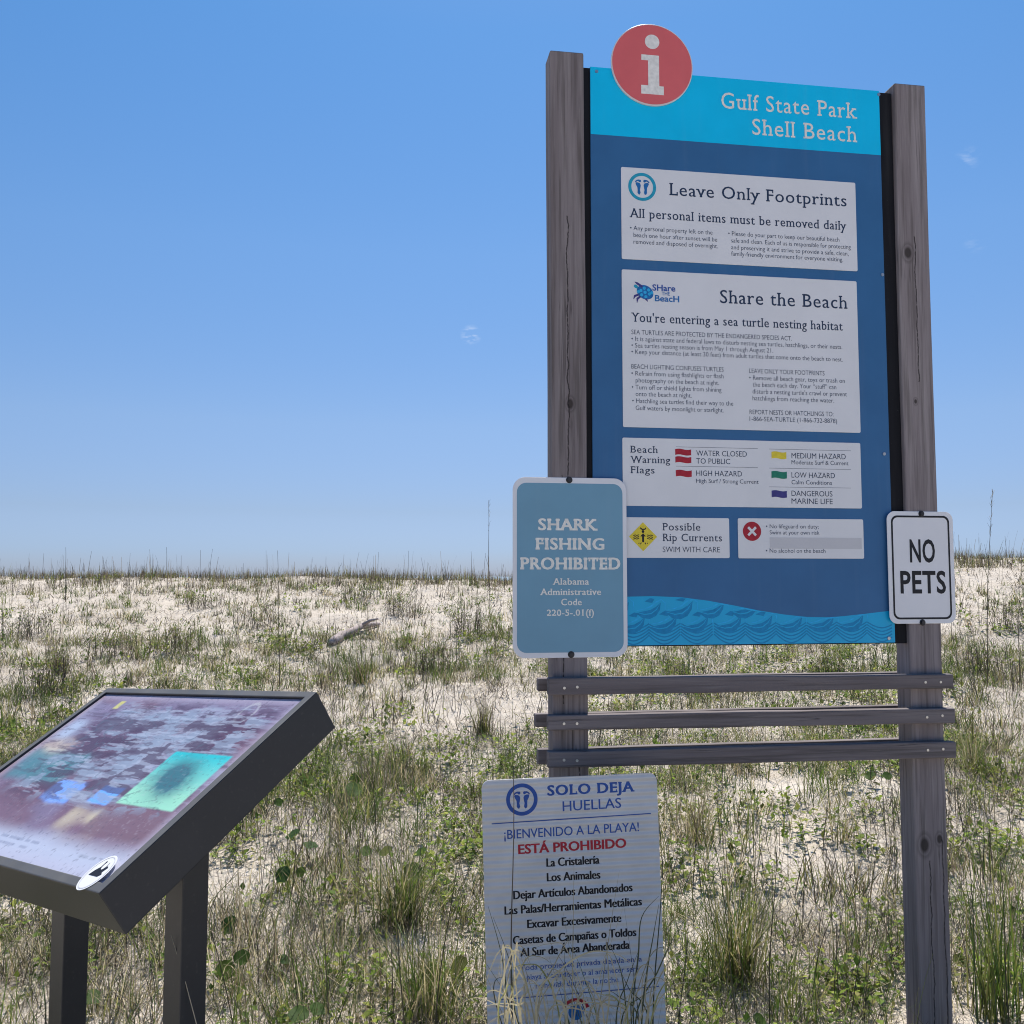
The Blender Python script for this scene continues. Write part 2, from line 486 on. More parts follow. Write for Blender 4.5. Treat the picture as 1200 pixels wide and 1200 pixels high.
def feet(mb, cx, cz, h, y, mat):
    """two bare footprints side by side, height h"""
    for s in (-1, 1):
        sole = [(.20, -.50), (.30, -.48), (.37, -.38), (.36, -.22), (.38, -.05), (.48, .10), (.52, .20), (.47, .27), (.33, .27), (.17, .22), (.11, .10), (.14, -.06), (.18, -.20), (.13, -.38)]
        p = [(cx + s * a * h * .82, cz + b * h) for a, b in sole]
        mb.face(p if s > 0 else p[::-1], y, mat)
        for k, (a, b, r) in enumerate(((.19, .37, .085), (.30, .40, .058), (.38, .39, .050), (.455, .355, .045), (.515, .30, .040))):
            mb.face(disc_pts(cx + s * a * h * .82, cz + b * h, r * h, n=10), y - .00004 * (k + 1), mat)

# ------------------------------------------------------------------ ground
def spaced(lo, hi, step, ext, k):
    core = list(np.arange(lo, hi + 1e-6, step)); s = step
    left, right = [], []; a, b = lo, hi
    while a > -ext: s *= k; a -= s; left.append(a)
    s = step
    while b < ext: s *= k; b += s; right.append(b)
    return np.array(left[::-1] + core + right)
def build_ground():
    xs = spaced(-15, 16, .075, 3000, 1.25); ys = spaced(1.2, 25.5, .075, 3000, 1.25)
    X, Y = np.meshgrid(xs, ys)
    Z = ground_z(X, Y)
    nx, ny = len(xs), len(ys)
    co = np.stack([X, Y, Z], -1).reshape(-1, 3)
    i = np.arange(nx * ny).reshape(ny, nx)
    q = np.stack([i[:-1, :-1], i[:-1, 1:], i[1:, 1:], i[1:, :-1]], -1).reshape(-1, 4)
    me = bpy.data.meshes.new('ground')
    me.vertices.add(len(co)); me.vertices.foreach_set('co', co.ravel())
    me.loops.add(q.size); me.loops.foreach_set('vertex_index', q.ravel().astype(np.int32))
    me.polygons.add(len(q)); me.polygons.foreach_set('loop_start', np.arange(0, q.size, 4, dtype=np.int32))
    me.polygons.foreach_set('use_smooth', np.ones(len(q), bool))
    me.update(calc_edges=True)
    m, n, l, b = new_mat('dune sand')
    tc = n.new('ShaderNodeTexCoord'); v = tc.outputs['Object']
    big = noise(n, l, .6, 4, v); mid = noise(n, l, 5, 5, v); fine = noise(n, l, 60, 4, v); grain = noise(n, l, 420, 2, v)
    c = ramp(n, l, big, [(.3, (.50, .435, .360)), (.7, (.60, .535, .455))])
    c = mixc(n, l, .30, c, ramp(n, l, mid, [(.35, (.42, .36, .29)), (.65, (.66, .60, .52))]))
    # scraps of dead plant litter lying in the sand
    lit = math_(n, l, 'MULTIPLY', ramp(n, l, fine, [(.52, (0, 0, 0)), (.62, (1, 1, 1))]), ramp(n, l, noise(n, l, 1.7, 3, v), [(.42, (0, 0, 0)), (.62, (1, 1, 1))]))
    c = mixc(n, l, math_(n, l, 'MULTIPLY', lit, .8), c, (.17, .13, .095))
    c = mixc(n, l, math_(n, l, 'MULTIPLY', ramp(n, l, grain, [(.60, (0, 0, 0)), (.70, (1, 1, 1))]), .35), c, (.25, .21, .17))
    l.new(c, b.inputs['Base Color'])
    b.inputs['Roughness'].default_value = .95; b.inputs['Specular IOR Level'].default_value = .1
    h = math_(n, l, 'ADD', math_(n, l, 'MULTIPLY', mid, 1.0), math_(n, l, 'MULTIPLY', fine, .35))
    bump(n, l, b, h, .7, .05)
    me.materials.append(m)
    o = bpy.data.objects.new('ground', me); COL.objects.link(o)
    tag(o, kind='structure')
build_ground()
def build_sea():
    me = bpy.data.meshes.new('sea')
    me.from_pydata([(-6000, 48, -.95), (6000, 48, -.95), (6000, 5500, -.95), (-6000, 5500, -.95)], [], [(0, 1, 2, 3)])
    m, n, l, b = new_mat('gulf water')
    tc = n.new('ShaderNodeTexCoord'); f = noise(n, l, .8, 4, tc.outputs['Object'])
    l.new(ramp(n, l, f, [(.3, (.17, .27, .38)), (.7, (.23, .34, .46))]), b.inputs['Base Color'])  # haze put into the base colour: pale, close to the horizon sky
    b.inputs['Roughness'].default_value = .6; bump(n, l, b, f, .3, .3)
    me.materials.append(m); o = bpy.data.objects.new('sea', me); COL.objects.link(o); tag(o, kind='structure')
build_sea()

# ------------------------------------------------------------------ information sign
YAW = 0.1482
SX, SY = 0.3019, 3.4229
EX = Vector((math.cos(YAW), math.sin(YAW), 0))
SF = Frame((SX, SY, 0), EX, (0, 0, 1))
sign = empty('information_sign', (SX, SY, 0), (0, 0, YAW))
tag(sign, 'tall blue beach information board held between two weathered timber posts with slatted rails below', 'information sign')
def P(px, py, off=0.0): return SF.pix(px, py, off)

PF = -.012                                     # front of the posts, just proud of the board
def post(x0, x1, top, lean, mat, kz):
    mb = MB()
    zs = np.linspace(-.5, top, 14)
    vs = []
    for z in zs:
        k = lean * max(0, (top - z) / top)
        wob = .0015 * math.sin(z * 3 + kz)
        vs += [(x0 + k + wob, PF, z), (x1 + k + wob, PF, z), (x1 + k + wob, PF + .098, z), (x0 + k + wob, PF + .098, z)]
    fs = []
    for i in range(len(zs) - 1):
        a = 4 * i
        fs += [(a + j, a + (j + 1) % 4, a + 4 + (j + 1) % 4, a + 4 + j) for j in range(4)]
    fs += [(3, 2, 1, 0), tuple(len(vs) - 4 + j for j in range(4))]
    mb.add(vs, fs, mat)
    return mb.build('post', sign, bevel=.006)
ZT = P(692, 78)[1]; ZB = P(1047, 753)[1]; BW = 1.22
zl = P(665, 60, PF)[1]; zr = P(1062, 98, PF)[1]
post(-.157, -.023, zl, 0.004, M['post_l'], 0)
post(1.281, 1.418, zr, -.012, M['post_r'], 2)

mb = MB(); mb.slab(box_pts(-.021, 1.277, ZB - .004, ZT - .002), .008, .034, M['backing']); mb.build('backing_board', sign)
mb = MB(); mb.slab(box_pts(.004, BW, ZB, ZT), 0, .0075, M['navy']); board = mb.build('board', sign, bevel=.0008, segs=1)
# header band
u0, h0 = P(693, 157); u1, h1 = P(1033, 182); HB = (h0 + h1) / 2
mb = MB(); mb.slab(box_pts(.0045, BW - .0005, HB, ZT - .0005), -.0006, .0002, M['cyan']); mb.build('header_band', board)
def line(mb, body, px0, py, px1, cap_px, mat, y, off=None, **k):
    """lettering from photo survey points: left end of the baseline, right end, capital height in photo pixels"""
    x0, z = P(px0, py, y); _, zt = P(px0, py - cap_px, y)
    # right end on the same height
    lo, hi = -.5, 2.0
    for _ in range(40):
        mid = (lo + hi) / 2
        wp = SF.o + SF.ex * mid + SF.ey * y + SF.ez * z - Vector((0, 0, EYE))
        zc = wp.y * CP + wp.z * SP
        if 600 + 1064.5 * wp.x / zc < px1: lo = mid
        else: hi = mid
    put_text(mb, body, x0, lo, z, zt - z, y, mat, **k)
SL = .070
mb = MB()
line(mb, 'Gulf State Park', 845.4, 126.5, 1004.5, 18.5, M['white_ink'], -.0016, slab=SL, offset=.003, spacing=1.10)
line(mb, 'Shell Beach', 881.7, 157.5, 1004.5, 18.5, M['white_ink'], -.0016, slab=SL, offset=.003, spacing=1.10)
mb.build('lettering', board)
# waves along the foot of the board
top_px = [(690, 700), (737, 699.2), (765, 698.6), (799, 700), (830, 704), (860, 709.5), (890, 715.5), (918, 720), (946, 723), (970, 723.4), (989, 722), (1012, 719.5), (1030, 717.3), (1046, 715.4)]
tp = [P(*q) for q in top_px]; tp[0] = (.0045, tp[0][1]); tp[-1] = (BW - .0005, tp[-1][1])
def wave_top(x): return float(np.interp(x, [q[0] for q in tp], [q[1] for q in tp]))
mb = MB()
mb.slab([(.0045, ZB + .0006), (BW - .0005, ZB + .0006)] + tp[::-1], -.0006, .0002, M['wave_blue']); wv = mb.build('wave_band', board)
mb = MB()
def ribbon(mb, pts, wd, y, mat):
    vs = []
    for i, p in enumerate(pts):
        q0, q1 = pts[max(i - 1, 0)], pts[min(i + 1, len(pts) - 1)]
        dx, dz = q1[0] - q0[0], q1[1] - q0[1]; L = math.hypot(dx, dz) or 1
        k = wd[i] if hasattr(wd, '__len__') else wd
        vs += [(p[0] - dz / L * k / 2, y, p[1] + dx / L * k / 2), (p[0] + dz / L * k / 2, y, p[1] - dx / L * k / 2)]
    mb.add(vs, [(2 * i, 2 * i + 1, 2 * i + 3, 2 * i + 2) for i in range(len(pts) - 1)], mat)
step = .126
rwv = random.Random(3)
def clipw(pts, m=.003): return [(min(max(x, .009), BW - .009), min(z, wave_top(x) - m)) for x, z in pts]
for k in range(-1, 11):
    cx = .030 + step * k + rwv.uniform(-.004, .004); sc_ = rwv.uniform(.93, 1.06)
    # nested bowls of ripples below each crest
    for j in range(5):
        am = .036 - .003 * j; zb = ZB + .004 + .0135 * j
        pts = [(cx + step * (t - .5), zb + am * abs(2 * t - 1) ** 1.7) for t in np.linspace(0, 1, 19)]
        pts = [p for p in pts if .009 < p[0] < BW - .009]
        if len(pts) > 2: ribbon(mb, clipw(pts), .0048, -.0009 - .00002 * (2 * j + k % 2), M['wave_dark'])
    # curling crests: dark leaf, pale lip, small dark triangle behind
    for row, (dx, base) in enumerate(((0, .064), (.063, .118), (0, .172), (.063, .226))):
        x, z = cx + dx, ZB + base
        if not .05 < x < BW - .06 or z > wave_top(x) - .012: continue
        y = -.0012 - .0001 * row
        def q(*pp): return clipw([(x + a * sc_, z + b * sc_) for a, b in pp])
        mb.face(q((-.056, .004), (-.030, -.016), (.002, -.020), (.028, -.008), (.044, .016), (.048, .046), (.030, .030), (.004, .016), (-.028, .010)), y, M['wave_dark'])
        ribbon(mb, q((-.050, .006), (-.020, -.002), (.008, .002), (.030, .018), (.044, .040)), [.002, .0035, .004, .003, .001], y - .00003, M['wave_blue'])
        ribbon(mb, q((-.052, .014), (-.020, .020), (.006, .030), (.026, .046), (.050, .058), (.066, .044), (.066, .016)), [.002, .004, .006, .006, .005, .005, .002], y - .00006, M['wave_light'])
        mb.face(q((-.020, .050), (.012, .044), (.022, .060), (.004, .064)), y - .00002, M['wave_dark'])
mb.build('wave_pattern', board)
# screws at the board corners
for px, py in ((699, 84), (1029.5, 111), (1041.5, 748), (1034, 322), (1036, 532)):
    x, z = P(px, py); mb = MB()
    mb.slab(disc_pts(x, z, .0065, n=14), -.003, 0, M['alu'])
    mb.build('screw', board)

# the round red disc
DY = -.010
cx, cz = P(764.3, 75.8, DY); r = .5 * (P(812, 75.8, DY)[0] - P(716.5, 75.8, DY)[0])
mb = MB(); mb.slab(disc_pts(cx, cz, r, n=72), DY, -.0015, M['disc_rim']); disc = mb.build('information_disc', sign, bevel=.001, segs=1)
mb = MB()
mb.face(disc_pts(cx, cz, r * .975, n=72), DY - .0005, M['disc_red']); mb.build('disc_print', disc)
mb = MB(); y = DY - .0012; g = M['white_ink']
def PX(*a): return P(*a)
ddx, ddz = P(764.2, 49, y); mb.face(disc_pts(ddx, ddz, r * .178, n=28), y, g)
xa, za = P(751.5, 63.5, y); xb, zb = P(772.3, 73, y); xs_ = P(759.5, 80, y)[0]
xl, zlb = P(751.5, 109.5, y); xr_, _ = P(778, 109.5, y); _, zlt = P(760, 100, y)
mb.face([(xa, zb + .004), (xs_, zb + .004), (xs_, zlt), (xl, zlt), (xl, zlb), (xr_, zlb), (xr_, zlt), (xb, zlt), (xb, za), (xa, za)], y, g)
mb.build('letter', disc)

# notices
NT = .003
def notice(tl, tr, br, bl, label):
    x0 = (P(*tl, -NT)[0] + P(*bl, -NT)[0]) / 2; x1 = (P(*tr, -NT)[0] + P(*br, -NT)[0]) / 2
    z1 = (P(*tl, -NT)[1] + P(*tr, -NT)[1]) / 2; z0 = (P(*bl, -NT)[1] + P(*br, -NT)[1]) / 2
    mb = MB(); mb.slab(round_rect(x0, x1, z0, z1, .006, 4), -NT, -.0002, M['white_sheet'])
    o = mb.build('notice_panel', sign, bevel=.0006, segs=1); o['label'] = label
    return o
Y1 = -NT - .0006
n1 = notice((728, 195), (1002.5, 214.5), (1005, 318), (728.5, 303), 'white notice asking visitors to leave only footprints')
mb = MB(); ink = M['navy_ink']
line(mb, 'Leave Only Footprints', 784.5, 228.6, 992, 14.3, ink, Y1, slab=.070, offset=-.002, bold=.0005, spacing=1.10)
line(mb, 'All personal items must be removed daily', 738, 254.5, 992, 10.6, ink, Y1, slab=.070, offset=-.002, bold=.0005, spacing=1.10)
sm = dict(offset=-.006)
for t, a, b_, c in (('• Any personal property left on the', 738.5, 269.3, 835), ('beach one hour after sunset will be', 742.5, 277.6, 840.5), ('removed and disposed of overnight.', 742.5, 285.4, 841.3),
                    ('• Please do your part to keep our beautiful beach', 853.5, 275.8, 983.7), ('safe and clean. Each of us is responsible for protecting', 857, 284, 997), ('and preserving it and strive to provide a safe, clean,', 857, 292, 994.5), ('family-friendly environment for everyone visiting.', 857, 299.5, 988)):
    line(mb, t, a, b_, c, 5.0, ink, Y1, **sm)
mb.build('lettering', n1)
def footprint_emblem(cx, cz, r, y, rim, foot, parent, gap=.75):
    mb = MB(); ring(mb, disc_pts(cx, cz, r, n=48), disc_pts(cx, cz, r * gap, n=48), y, rim)
    feet(mb, cx, cz, r * 1.12, y - .0001, foot)
    return mb.build('footprint_emblem', parent)
cx, cz = P(752.6, 219, Y1); er = .5 * (P(769, 219.5, Y1)[0] - P(736.3, 218.5, Y1)[0])
footprint_emblem(cx, cz, er, Y1, M['teal_ink'], M['midblue_ink'], n1, .78)

n2 = notice((728.75, 315.5), (1004.5, 329.5), (1008, 507), (730, 500.5), 'white notice about the sea turtle nesting habitat')
mb = MB()
line(mb, 'Share the Beach', 844.2, 355, 993.2, 15.2, ink, Y1, slab=.070, offset=-.002, bold=.0005, spacing=1.10)
line(mb, "You're entering a sea turtle nesting habitat", 740, 376.8, 987.5, 10.6, ink, Y1, slab=.070, offset=-.002, bold=.0005, spacing=1.10)
for t, a, b_, c in (('SEA TURTLES ARE PROTECTED BY THE ENDANGERED SPECIES ACT.', 740, 391.5, 928), ('• It is against state and federal laws to disturb nesting sea turtles, hatchlings, or their nests.', 740, 399.3, 987),
                    ('• Sea turtles nesting season is from May 1 through August 21.', 740, 407, 906), ('• Keep your distance (at least 30 feet) from adult turtles that come onto the beach to nest.', 740, 414.5, 987.5),
                    ('BEACH LIGHTING CONFUSES TURTLES', 740, 431.8, 848), ('• Refrain from using flashlights or flash', 740, 439.8, 848), ('photography on the beach at night.', 745, 448, 842.5), ('• Turn off or shield lights from shining', 740.5, 456, 845.5),
                    ('onto the beach at night.', 745, 464, 810.5), ('• Hatchling sea turtles find their way to the', 741, 472, 859.3), ('Gulf waters by moonlight or starlight.', 745, 480.4, 848),
                    ('LEAVE ONLY YOUR FOOTPRINTS', 878, 437, 966.3), ('• Remove all beach gear, toys or trash on', 878, 445, 990), ('the beach each day. Your “stuff” can', 882, 453, 980), ("disturb a nesting turtle's crawl or prevent", 882, 461, 992.5),
                    ('hatchlings from reaching the water.', 882, 469, 977.5), ('REPORT NESTS OR HATCHLINGS TO:', 878.5, 485.2, 976.8), ('1-866-SEA-TURTLE (1-866-732-8878)', 878.5, 493.2, 981)):
    line(mb, t, a, b_, c, 5.2, ink, Y1, **sm)
mb.build('lettering', n2)
# turtle logo
mb = MB(); tx, tz = P(756, 342.5, Y1); s_ = .0345
def rot(pts, a, cx, cz): return [(cx + x * math.cos(a) - z * math.sin(a), cz + x * math.sin(a) + z * math.cos(a)) for x, z in pts]
mb.face(rot(disc_pts(0, 0, 1.0 * s_, .78 * s_, n=30), R(-25), tx, tz), Y1, M['midblue_ink'])
for k, (a, b_) in enumerate(((0, 0), (.52, .05), (-.52, -.05), (.25, .42), (-.28, .38), (.28, -.42), (-.25, -.45), (.72, .30), (-.72, -.3))):
    mb.face(rot(disc_pts(a * s_, b_ * s_, .20 * s_, n=6), R(-25), tx, tz), Y1 - .0001 - .00002 * k, M['sky_ink'])
mb.face(rot(disc_pts(1.22 * s_, .1 * s_, .26 * s_, .2 * s_, n=14), R(-25 + 170), tx, tz), Y1, M['teal_ink'])
for base, tipx, tipz in (((-.55, -.50), -.95, -1.25), ((-.75, -.3), -1.35, -.85), ((-.3, .6), -1.2, 1.15), ((.2, -.72), .3, -1.05)):
    p0 = (tx + base[0] * s_, tz + base[1] * s_); p1 = (tx + tipx * s_, tz + tipz * s_)
    mid = ((p0[0] + p1[0]) / 2 - .15 * s_, (p0[1] + p1[1]) / 2 + .1 * s_)
    ribbon(mb, [p0, mid, p1], [.24 * s_, .26 * s_, .05 * s_], Y1 - .00004, M['purple_ink'])
line(mb, 'SHare', 764.5, 340.5, 791.5, 7.4, M['blue_ink'], Y1 - .0003, offset=.02)
line(mb, 'THE', 775.5, 346, 785, 4.2, M['midblue_ink'], Y1 - .0003, offset=.01)
line(mb, 'BeacH', 767.5, 353, 796, 7.4, M['midblue_ink'], Y1 - .0003, offset=.02)
mb.build('turtle_emblem', n2)

n3 = notice((728.9, 511.7), (1008, 520), (1010.5, 597), (730.5, 591.5), 'white notice explaining the beach warning flags')
mb = MB()
for t, a, b_, c in (('Beach', 738.7, 530.3, 771), ('Warning', 738.9, 542.2, 785.2), ('Flags', 739, 554.4, 767)):
    line(mb, t, a, b_, c, 8.0, ink, Y1, slab=.066, offset=-.002, spacing=1.10, bold=.0003)
for t, a, b_, c, h in (('WATER CLOSED', 816, 534, 875.3, 6.2), ('TO PUBLIC', 816, 543.2, 855.6, 6.2), ('HIGH HAZARD', 816, 557.5, 869.6, 6.2), ('High Surf / Strong Current', 816, 565.8, 889, 4.8),
                       ('MEDIUM HAZARD', 927.7, 537, 991.2, 6.2), ('Moderate Surf & Current', 927.7, 544, 994.3, 4.8), ('LOW HAZARD', 927.7, 559.6, 978.5, 6.2), ('Calm Conditions', 927.7, 567.4, 975, 4.8),
                       ('DANGEROUS', 927.7, 581.2, 975.6, 6.2), ('MARINE LIFE', 927.7, 590.2, 975.9, 6.2)):
    line(mb, t, a, b_, c, h, ink, Y1, offset=-.004)
def rule(mb, px0, py, px1, y, mat, th=.0016):
    x0, z = P(px0, py, y); x1, _ = P(px1, py, y)
    mb.face(box_pts(x0, x1, z - th / 2, z + th / 2), y, mat)
for a, b_, c in ((792, 523.6, 888), (792, 546.2, 888), (901.3, 526.2, 997), (901.5, 548.5, 997), (901.5, 570.5, 997)): rule(mb, a, b_, c, Y1 + .0002, ink, .0012)
mb.build('lettering', n3)
def flag(px0, py0, px1, py1, mat):
    mb = MB()
    x0, z1 = P(px0, py0, Y1); x1, z0 = P(px1, py1, Y1)
    t = np.linspace(0, 1, 13); wv_ = .0022 * np.sin(t * 2 * math.pi)
    mb.face([(x0 + (x1 - x0) * a, z0 + b_) for a, b_ in zip(t, wv_)] + [(x0 + (x1 - x0) * a, z1 + b_) for a, b_ in zip(t[::-1], wv_[::-1])], Y1, mat)
    mb.build('flag_symbol', n3)
flag(791.2, 526.3, 810, 533.4, M['red_ink']); flag(791.4, 535.2, 810.2, 542.4, M['red_ink']); flag(791.9, 551, 810.7, 558.6, M['red_ink'])
flag(904, 529.4, 921.6, 537.6, M['yellow_ink']); flag(904, 552.4, 922.2, 560.6, M['green_ink']); flag(904.2, 575, 922.2, 583, M['purple_ink'])

n4 = notice((729.9, 606), (854.6, 607.2), (855, 654), (730.9, 653.7), 'small white notice warning of rip currents')
mb = MB()
line(mb, 'Possible', 776.5, 621.5, 820.6, 8.6, ink, Y1, slab=.066, offset=-.002, spacing=1.10, bold=.0003)
line(mb, 'Rip Currents', 776.7, 634, 846, 8.6, ink, Y1, slab=.066, offset=-.002, spacing=1.10, bold=.0003)
line(mb, 'SWIM WITH CARE', 776.7, 647, 843.8, 6.4, ink, Y1, offset=-.008)
mb.build('lettering', n4)
mb = MB(); cx, cz = P(753.6, 629, Y1); e = .5 * (P(770, 629, Y1)[0] - P(737, 629, Y1)[0])
mb.face([(cx - e, cz), (cx - e * .93, cz - e * .07), (cx - e * .07, cz - e * .93), (cx, cz - e), (cx + e * .07, cz - e * .93), (cx + e * .93, cz - e * .07), (cx + e, cz), (cx + e * .07, cz + e * .93), (cx, cz + e), (cx - e * .07, cz + e * .93)], Y1, M['yellow_ink'])
bk = M['black_ink']; y = Y1 - .0002
mb.face(disc_pts(cx, cz + e * .36, e * .10, n=12), y, bk)
ribbon(mb, [(cx - e * .2, cz + e * .62), (cx - e * .06, cz + e * .5), (cx + e * .14, cz + e * .52), (cx + e * .2, cz + e * .62)], e * .09, y - .00005, bk)
mb.face(box_pts(cx - e * .07, cx + e * .07, cz - e * .38, cz + e * .06), y - .00003, bk)
mb.face([(cx - e * .2, cz + e * .02), (cx + e * .2, cz + e * .02), (cx, cz + e * .24)], y - .00008, bk)
for s in (-1, 1):
    for k in range(3):
        t = np.linspace(0, 1, 9)
        ribbon(mb, [(cx + s * e * (.28 + .42 * a), cz + e * (.1 - .12 * k) + e * .03 * math.sin(a * 12)) for a in t], e * .055, y - .00002 * k, bk)
    for k in range(3):
        ribbon(mb, [(cx + s * e * (.12 + .16 * k), cz - e * (.40 + .02 * k)), (cx + s * e * (.20 + .12 * k), cz - e * (.52 - .04 * k))], e * .06, y - .00011, bk)
mb.build('rip_current_symbol', n4)

n5 = notice((865, 607.5), (1011.9, 608.3), (1012.4, 655), (865, 654), 'small white notice of rules with a red cross')
mb = MB()
for t, a, b_, c in (('• No lifeguard on duty;', 897.7, 619, 959.4), ('Swim at your own risk', 902, 626.2, 960.4), ('• No alcohol on the beach', 897.7, 647.6, 967.4)):
    line(mb, t, a, b_, c, 4.7, ink, Y1, **sm)
mb.build('lettering', n5)
mb = MB(); x0, z1 = P(902, 629.8, Y1); x1, z0 = P(1010, 643.4, Y1); mb.face(box_pts(x0, x1, z0, z1), Y1, M['grey_ink']); mb.build('covering_strip', n5)
mb = MB(); cx, cz = P(881.3, 622.6, Y1); e = .5 * (P(892, 622.6, Y1)[0] - P(870.6, 622.6, Y1)[0])
mb.face(disc_pts(cx, cz, e, n=36), Y1, M['red_ink'])
for k, a in enumerate((45, -45)):
    mb.face(rot([(-.6 * e, -.13 * e), (.6 * e, -.13 * e), (.6 * e, .13 * e), (-.6 * e, .13 * e)], R(a), cx, cz), Y1 - .0003 - .0001 * k, M['white_sheet'])
mb.build('red_cross', n5)

# rails nailed across the posts, front and back
for yoff, ends in ((PF - .039, [((643, 794.7, 815.3), (1117.5, 790.5, 806.8)), ((642.5, 838.6, 856.4), (1119.5, 830, 847.6)), ((642.5, 881.4, 900.2), (1120.5, 869, 888.2))]),
                   (PF + .100, [((630.5, 795, 810.7), None), ((627.5, 837, 852.7), None), ((630.5, 878.7, 896), None)])):
    for li, ri in ends:
        xa, zt = P(li[0], li[1], yoff); _, zb0 = P(li[0], li[2], yoff)
        if ri: xb, zt1 = P(ri[0], ri[1], yoff); _, zb1 = P(ri[0], ri[2], yoff)
        else: xb, zt1, zb1 = 1.47, zt + .002, zb0 + .004
        mb = MB(); n = 9; rw = random.Random(int(li[1]))
        top = [(xa + (xb - xa) * t, zt + (zt1 - zt) * t + rw.uniform(-.0016, .0016)) for t in np.linspace(0, 1, n)]
        bot = [(xa + (xb - xa) * t, zb0 + (zb1 - zb0) * t + rw.uniform(-.0016, .0016)) for t in np.linspace(0, 1, n)]
        mb.slab(bot + top[::-1], yoff, yoff + .038, M['rail'])
        rl = mb.build('rail', sign, bevel=.004)
        if ri:
            for fx, fz in ((.036, .5), (.066, .5), (.925, .5), (.965, .5)):
                mb = MB()
                xx = xa + (xb - xa) * fx; zz = (zt + zb0) / 2 + ((zt1 + zb1) / 2 - (zt + zb0) / 2) * fx + rw.uniform(-.005, .005)
                mb.slab(disc_pts(xx, zz, .0052, n=10), yoff - .002, yoff + .001, M['nail'])
                mb.build('nail', rl)

# ------------------------------------------------------------------ the two small metal signs on the posts
def plate_sign(name, label, cat, corners, border, face_inset, rim_mat, off, radius, build):
    x0 = (P(*corners[0], off)[0] + P(*corners[3], off)[0]) / 2; x1 = (P(*corners[1], off)[0] + P(*corners[2], off)[0]) / 2
    z1 = (P(*corners[0], off)[1] + P(*corners[1], off)[1]) / 2; z0 = (P(*corners[2], off)[1] + P(*corners[3], off)[1]) / 2
    base = SF.o + SF.ex * ((x0 + x1) / 2) + SF.ey * off + SF.ez * z0
    e_ = empty(name, base, (0, 0, YAW)); tag(e_, label, cat)
    loc = lambda x, z: (x - (x0 + x1) / 2, z - z0)
    hw, h = (x1 - x0) / 2, z1 - z0
    mb = MB(); mb.slab(round_rect(-hw, hw, 0, h, radius), 0, .003, rim_mat); pl = mb.build('plate', e_, bevel=.0008, segs=1)
    build(e_, pl, hw, h, loc)
    return e_
def lline(mb, loc, off, body, px0, py, px1, cap_px, mat, y, **k):
    x0, z = P(px0, py, off); _, zt = P(px0, py - cap_px, off); x1, _ = P(px1, py, off)
    (a, b_), (c, _) = loc(x0, z), loc(x1, z)
    put_text(mb, body, a, c, b_, zt - z, y, mat, **k)
SO = PF - .0035
def bolts(e_, loc, pts):
    for px, py in pts:
        x, z = loc(*P(px, py, SO)); mb = MB()
        mb.slab(disc_pts(x, z, .0125, n=18), -.0022, 0, M['bolt']); mb.slab(disc_pts(x, z, .0085, n=6), -.0075, -.0022, M['bolt'])
        mb.build('bolt', e_, bevel=.0008, segs=1)
def shark(e_, pl, hw, h, loc):
    mb = MB(); i = .0155
    mb.face(round_rect(-hw + i, hw - i, i * 1.25, h - i * 1.4, .036), -.0006, M['shark_blue']); mb.build('blue_face', pl)
    mb = MB(); wi = M['white_ink']; y = -.0014
    for t, a, b_, c, hh in (('SHARK', 631, 621.3, 700.2, 13.8), ('FISHING', 627.5, 644, 707.7, 13.8), ('PROHIBITED', 609.6, 667.3, 726.5, 14.2)):
        lline(mb, loc, SO, t, a, b_, c, hh, wi, y, slab=.11, offset=.012, bold=.0016, spacing=1.10)
    for t, a, b_, c, hh in (('Alabama', 647.7, 685.2, 690, 7.6), ('Administrative', 633, 697.4, 704.2, 7.6), ('Code', 657.7, 709.3, 681.5, 7.6), ('220-5-.01(f)', 641, 721.8, 695.8, 7.4)):
        lline(mb, loc, SO, t, a, b_, c, hh, wi, y, slab=.075, offset=.004, bold=.0007, spacing=1.08)
    mb.build('lettering', pl)
    bolts(e_, loc, ((667, 562.5), (669.3, 767)))
plate_sign('shark_fishing_sign', 'steel blue metal sign with white border forbidding shark fishing, bolted to a post', 'sign',
           ((600.2, 559.4), (734.0, 560), (735.5, 770.5), (601.5, 771)), 0, 0, M['sign_white'], SO, .048, shark)
def pets(e_, pl, hw, h, loc):
    mb = MB(); i = .017; t = .0075; y = -.0006
    ring(mb, round_rect(-hw + i, hw - i, i, h - i, .026), round_rect(-hw + i + t, hw - i - t, i + t, h - i - t, .021), y, M['black_ink'])
    mb.build('black_border', pl)
    mb = MB()
    lline(mb, loc, SO, 'NO', 1066.5, 659.2, 1096, 27.2, M['black_ink'], y, offset=.022, spacing=1.06)
    lline(mb, loc, SO, 'PETS', 1055.5, 695.6, 1108.8, 26.6, M['black_ink'], y, offset=.022, spacing=1.06)
    mb.build('lettering', pl)
    bolts(e_, loc, ((1079.5, 602), (1081, 729.5)))
plate_sign('no_pets_sign', 'white metal sign with black border forbidding pets, bolted to the right timber post', 'sign',
           ((1039.6, 598.2), (1117.3, 600.4), (1119.7, 731.8), (1042, 729.8)), 0, 0, M['sign_white'], SO, .034, pets)

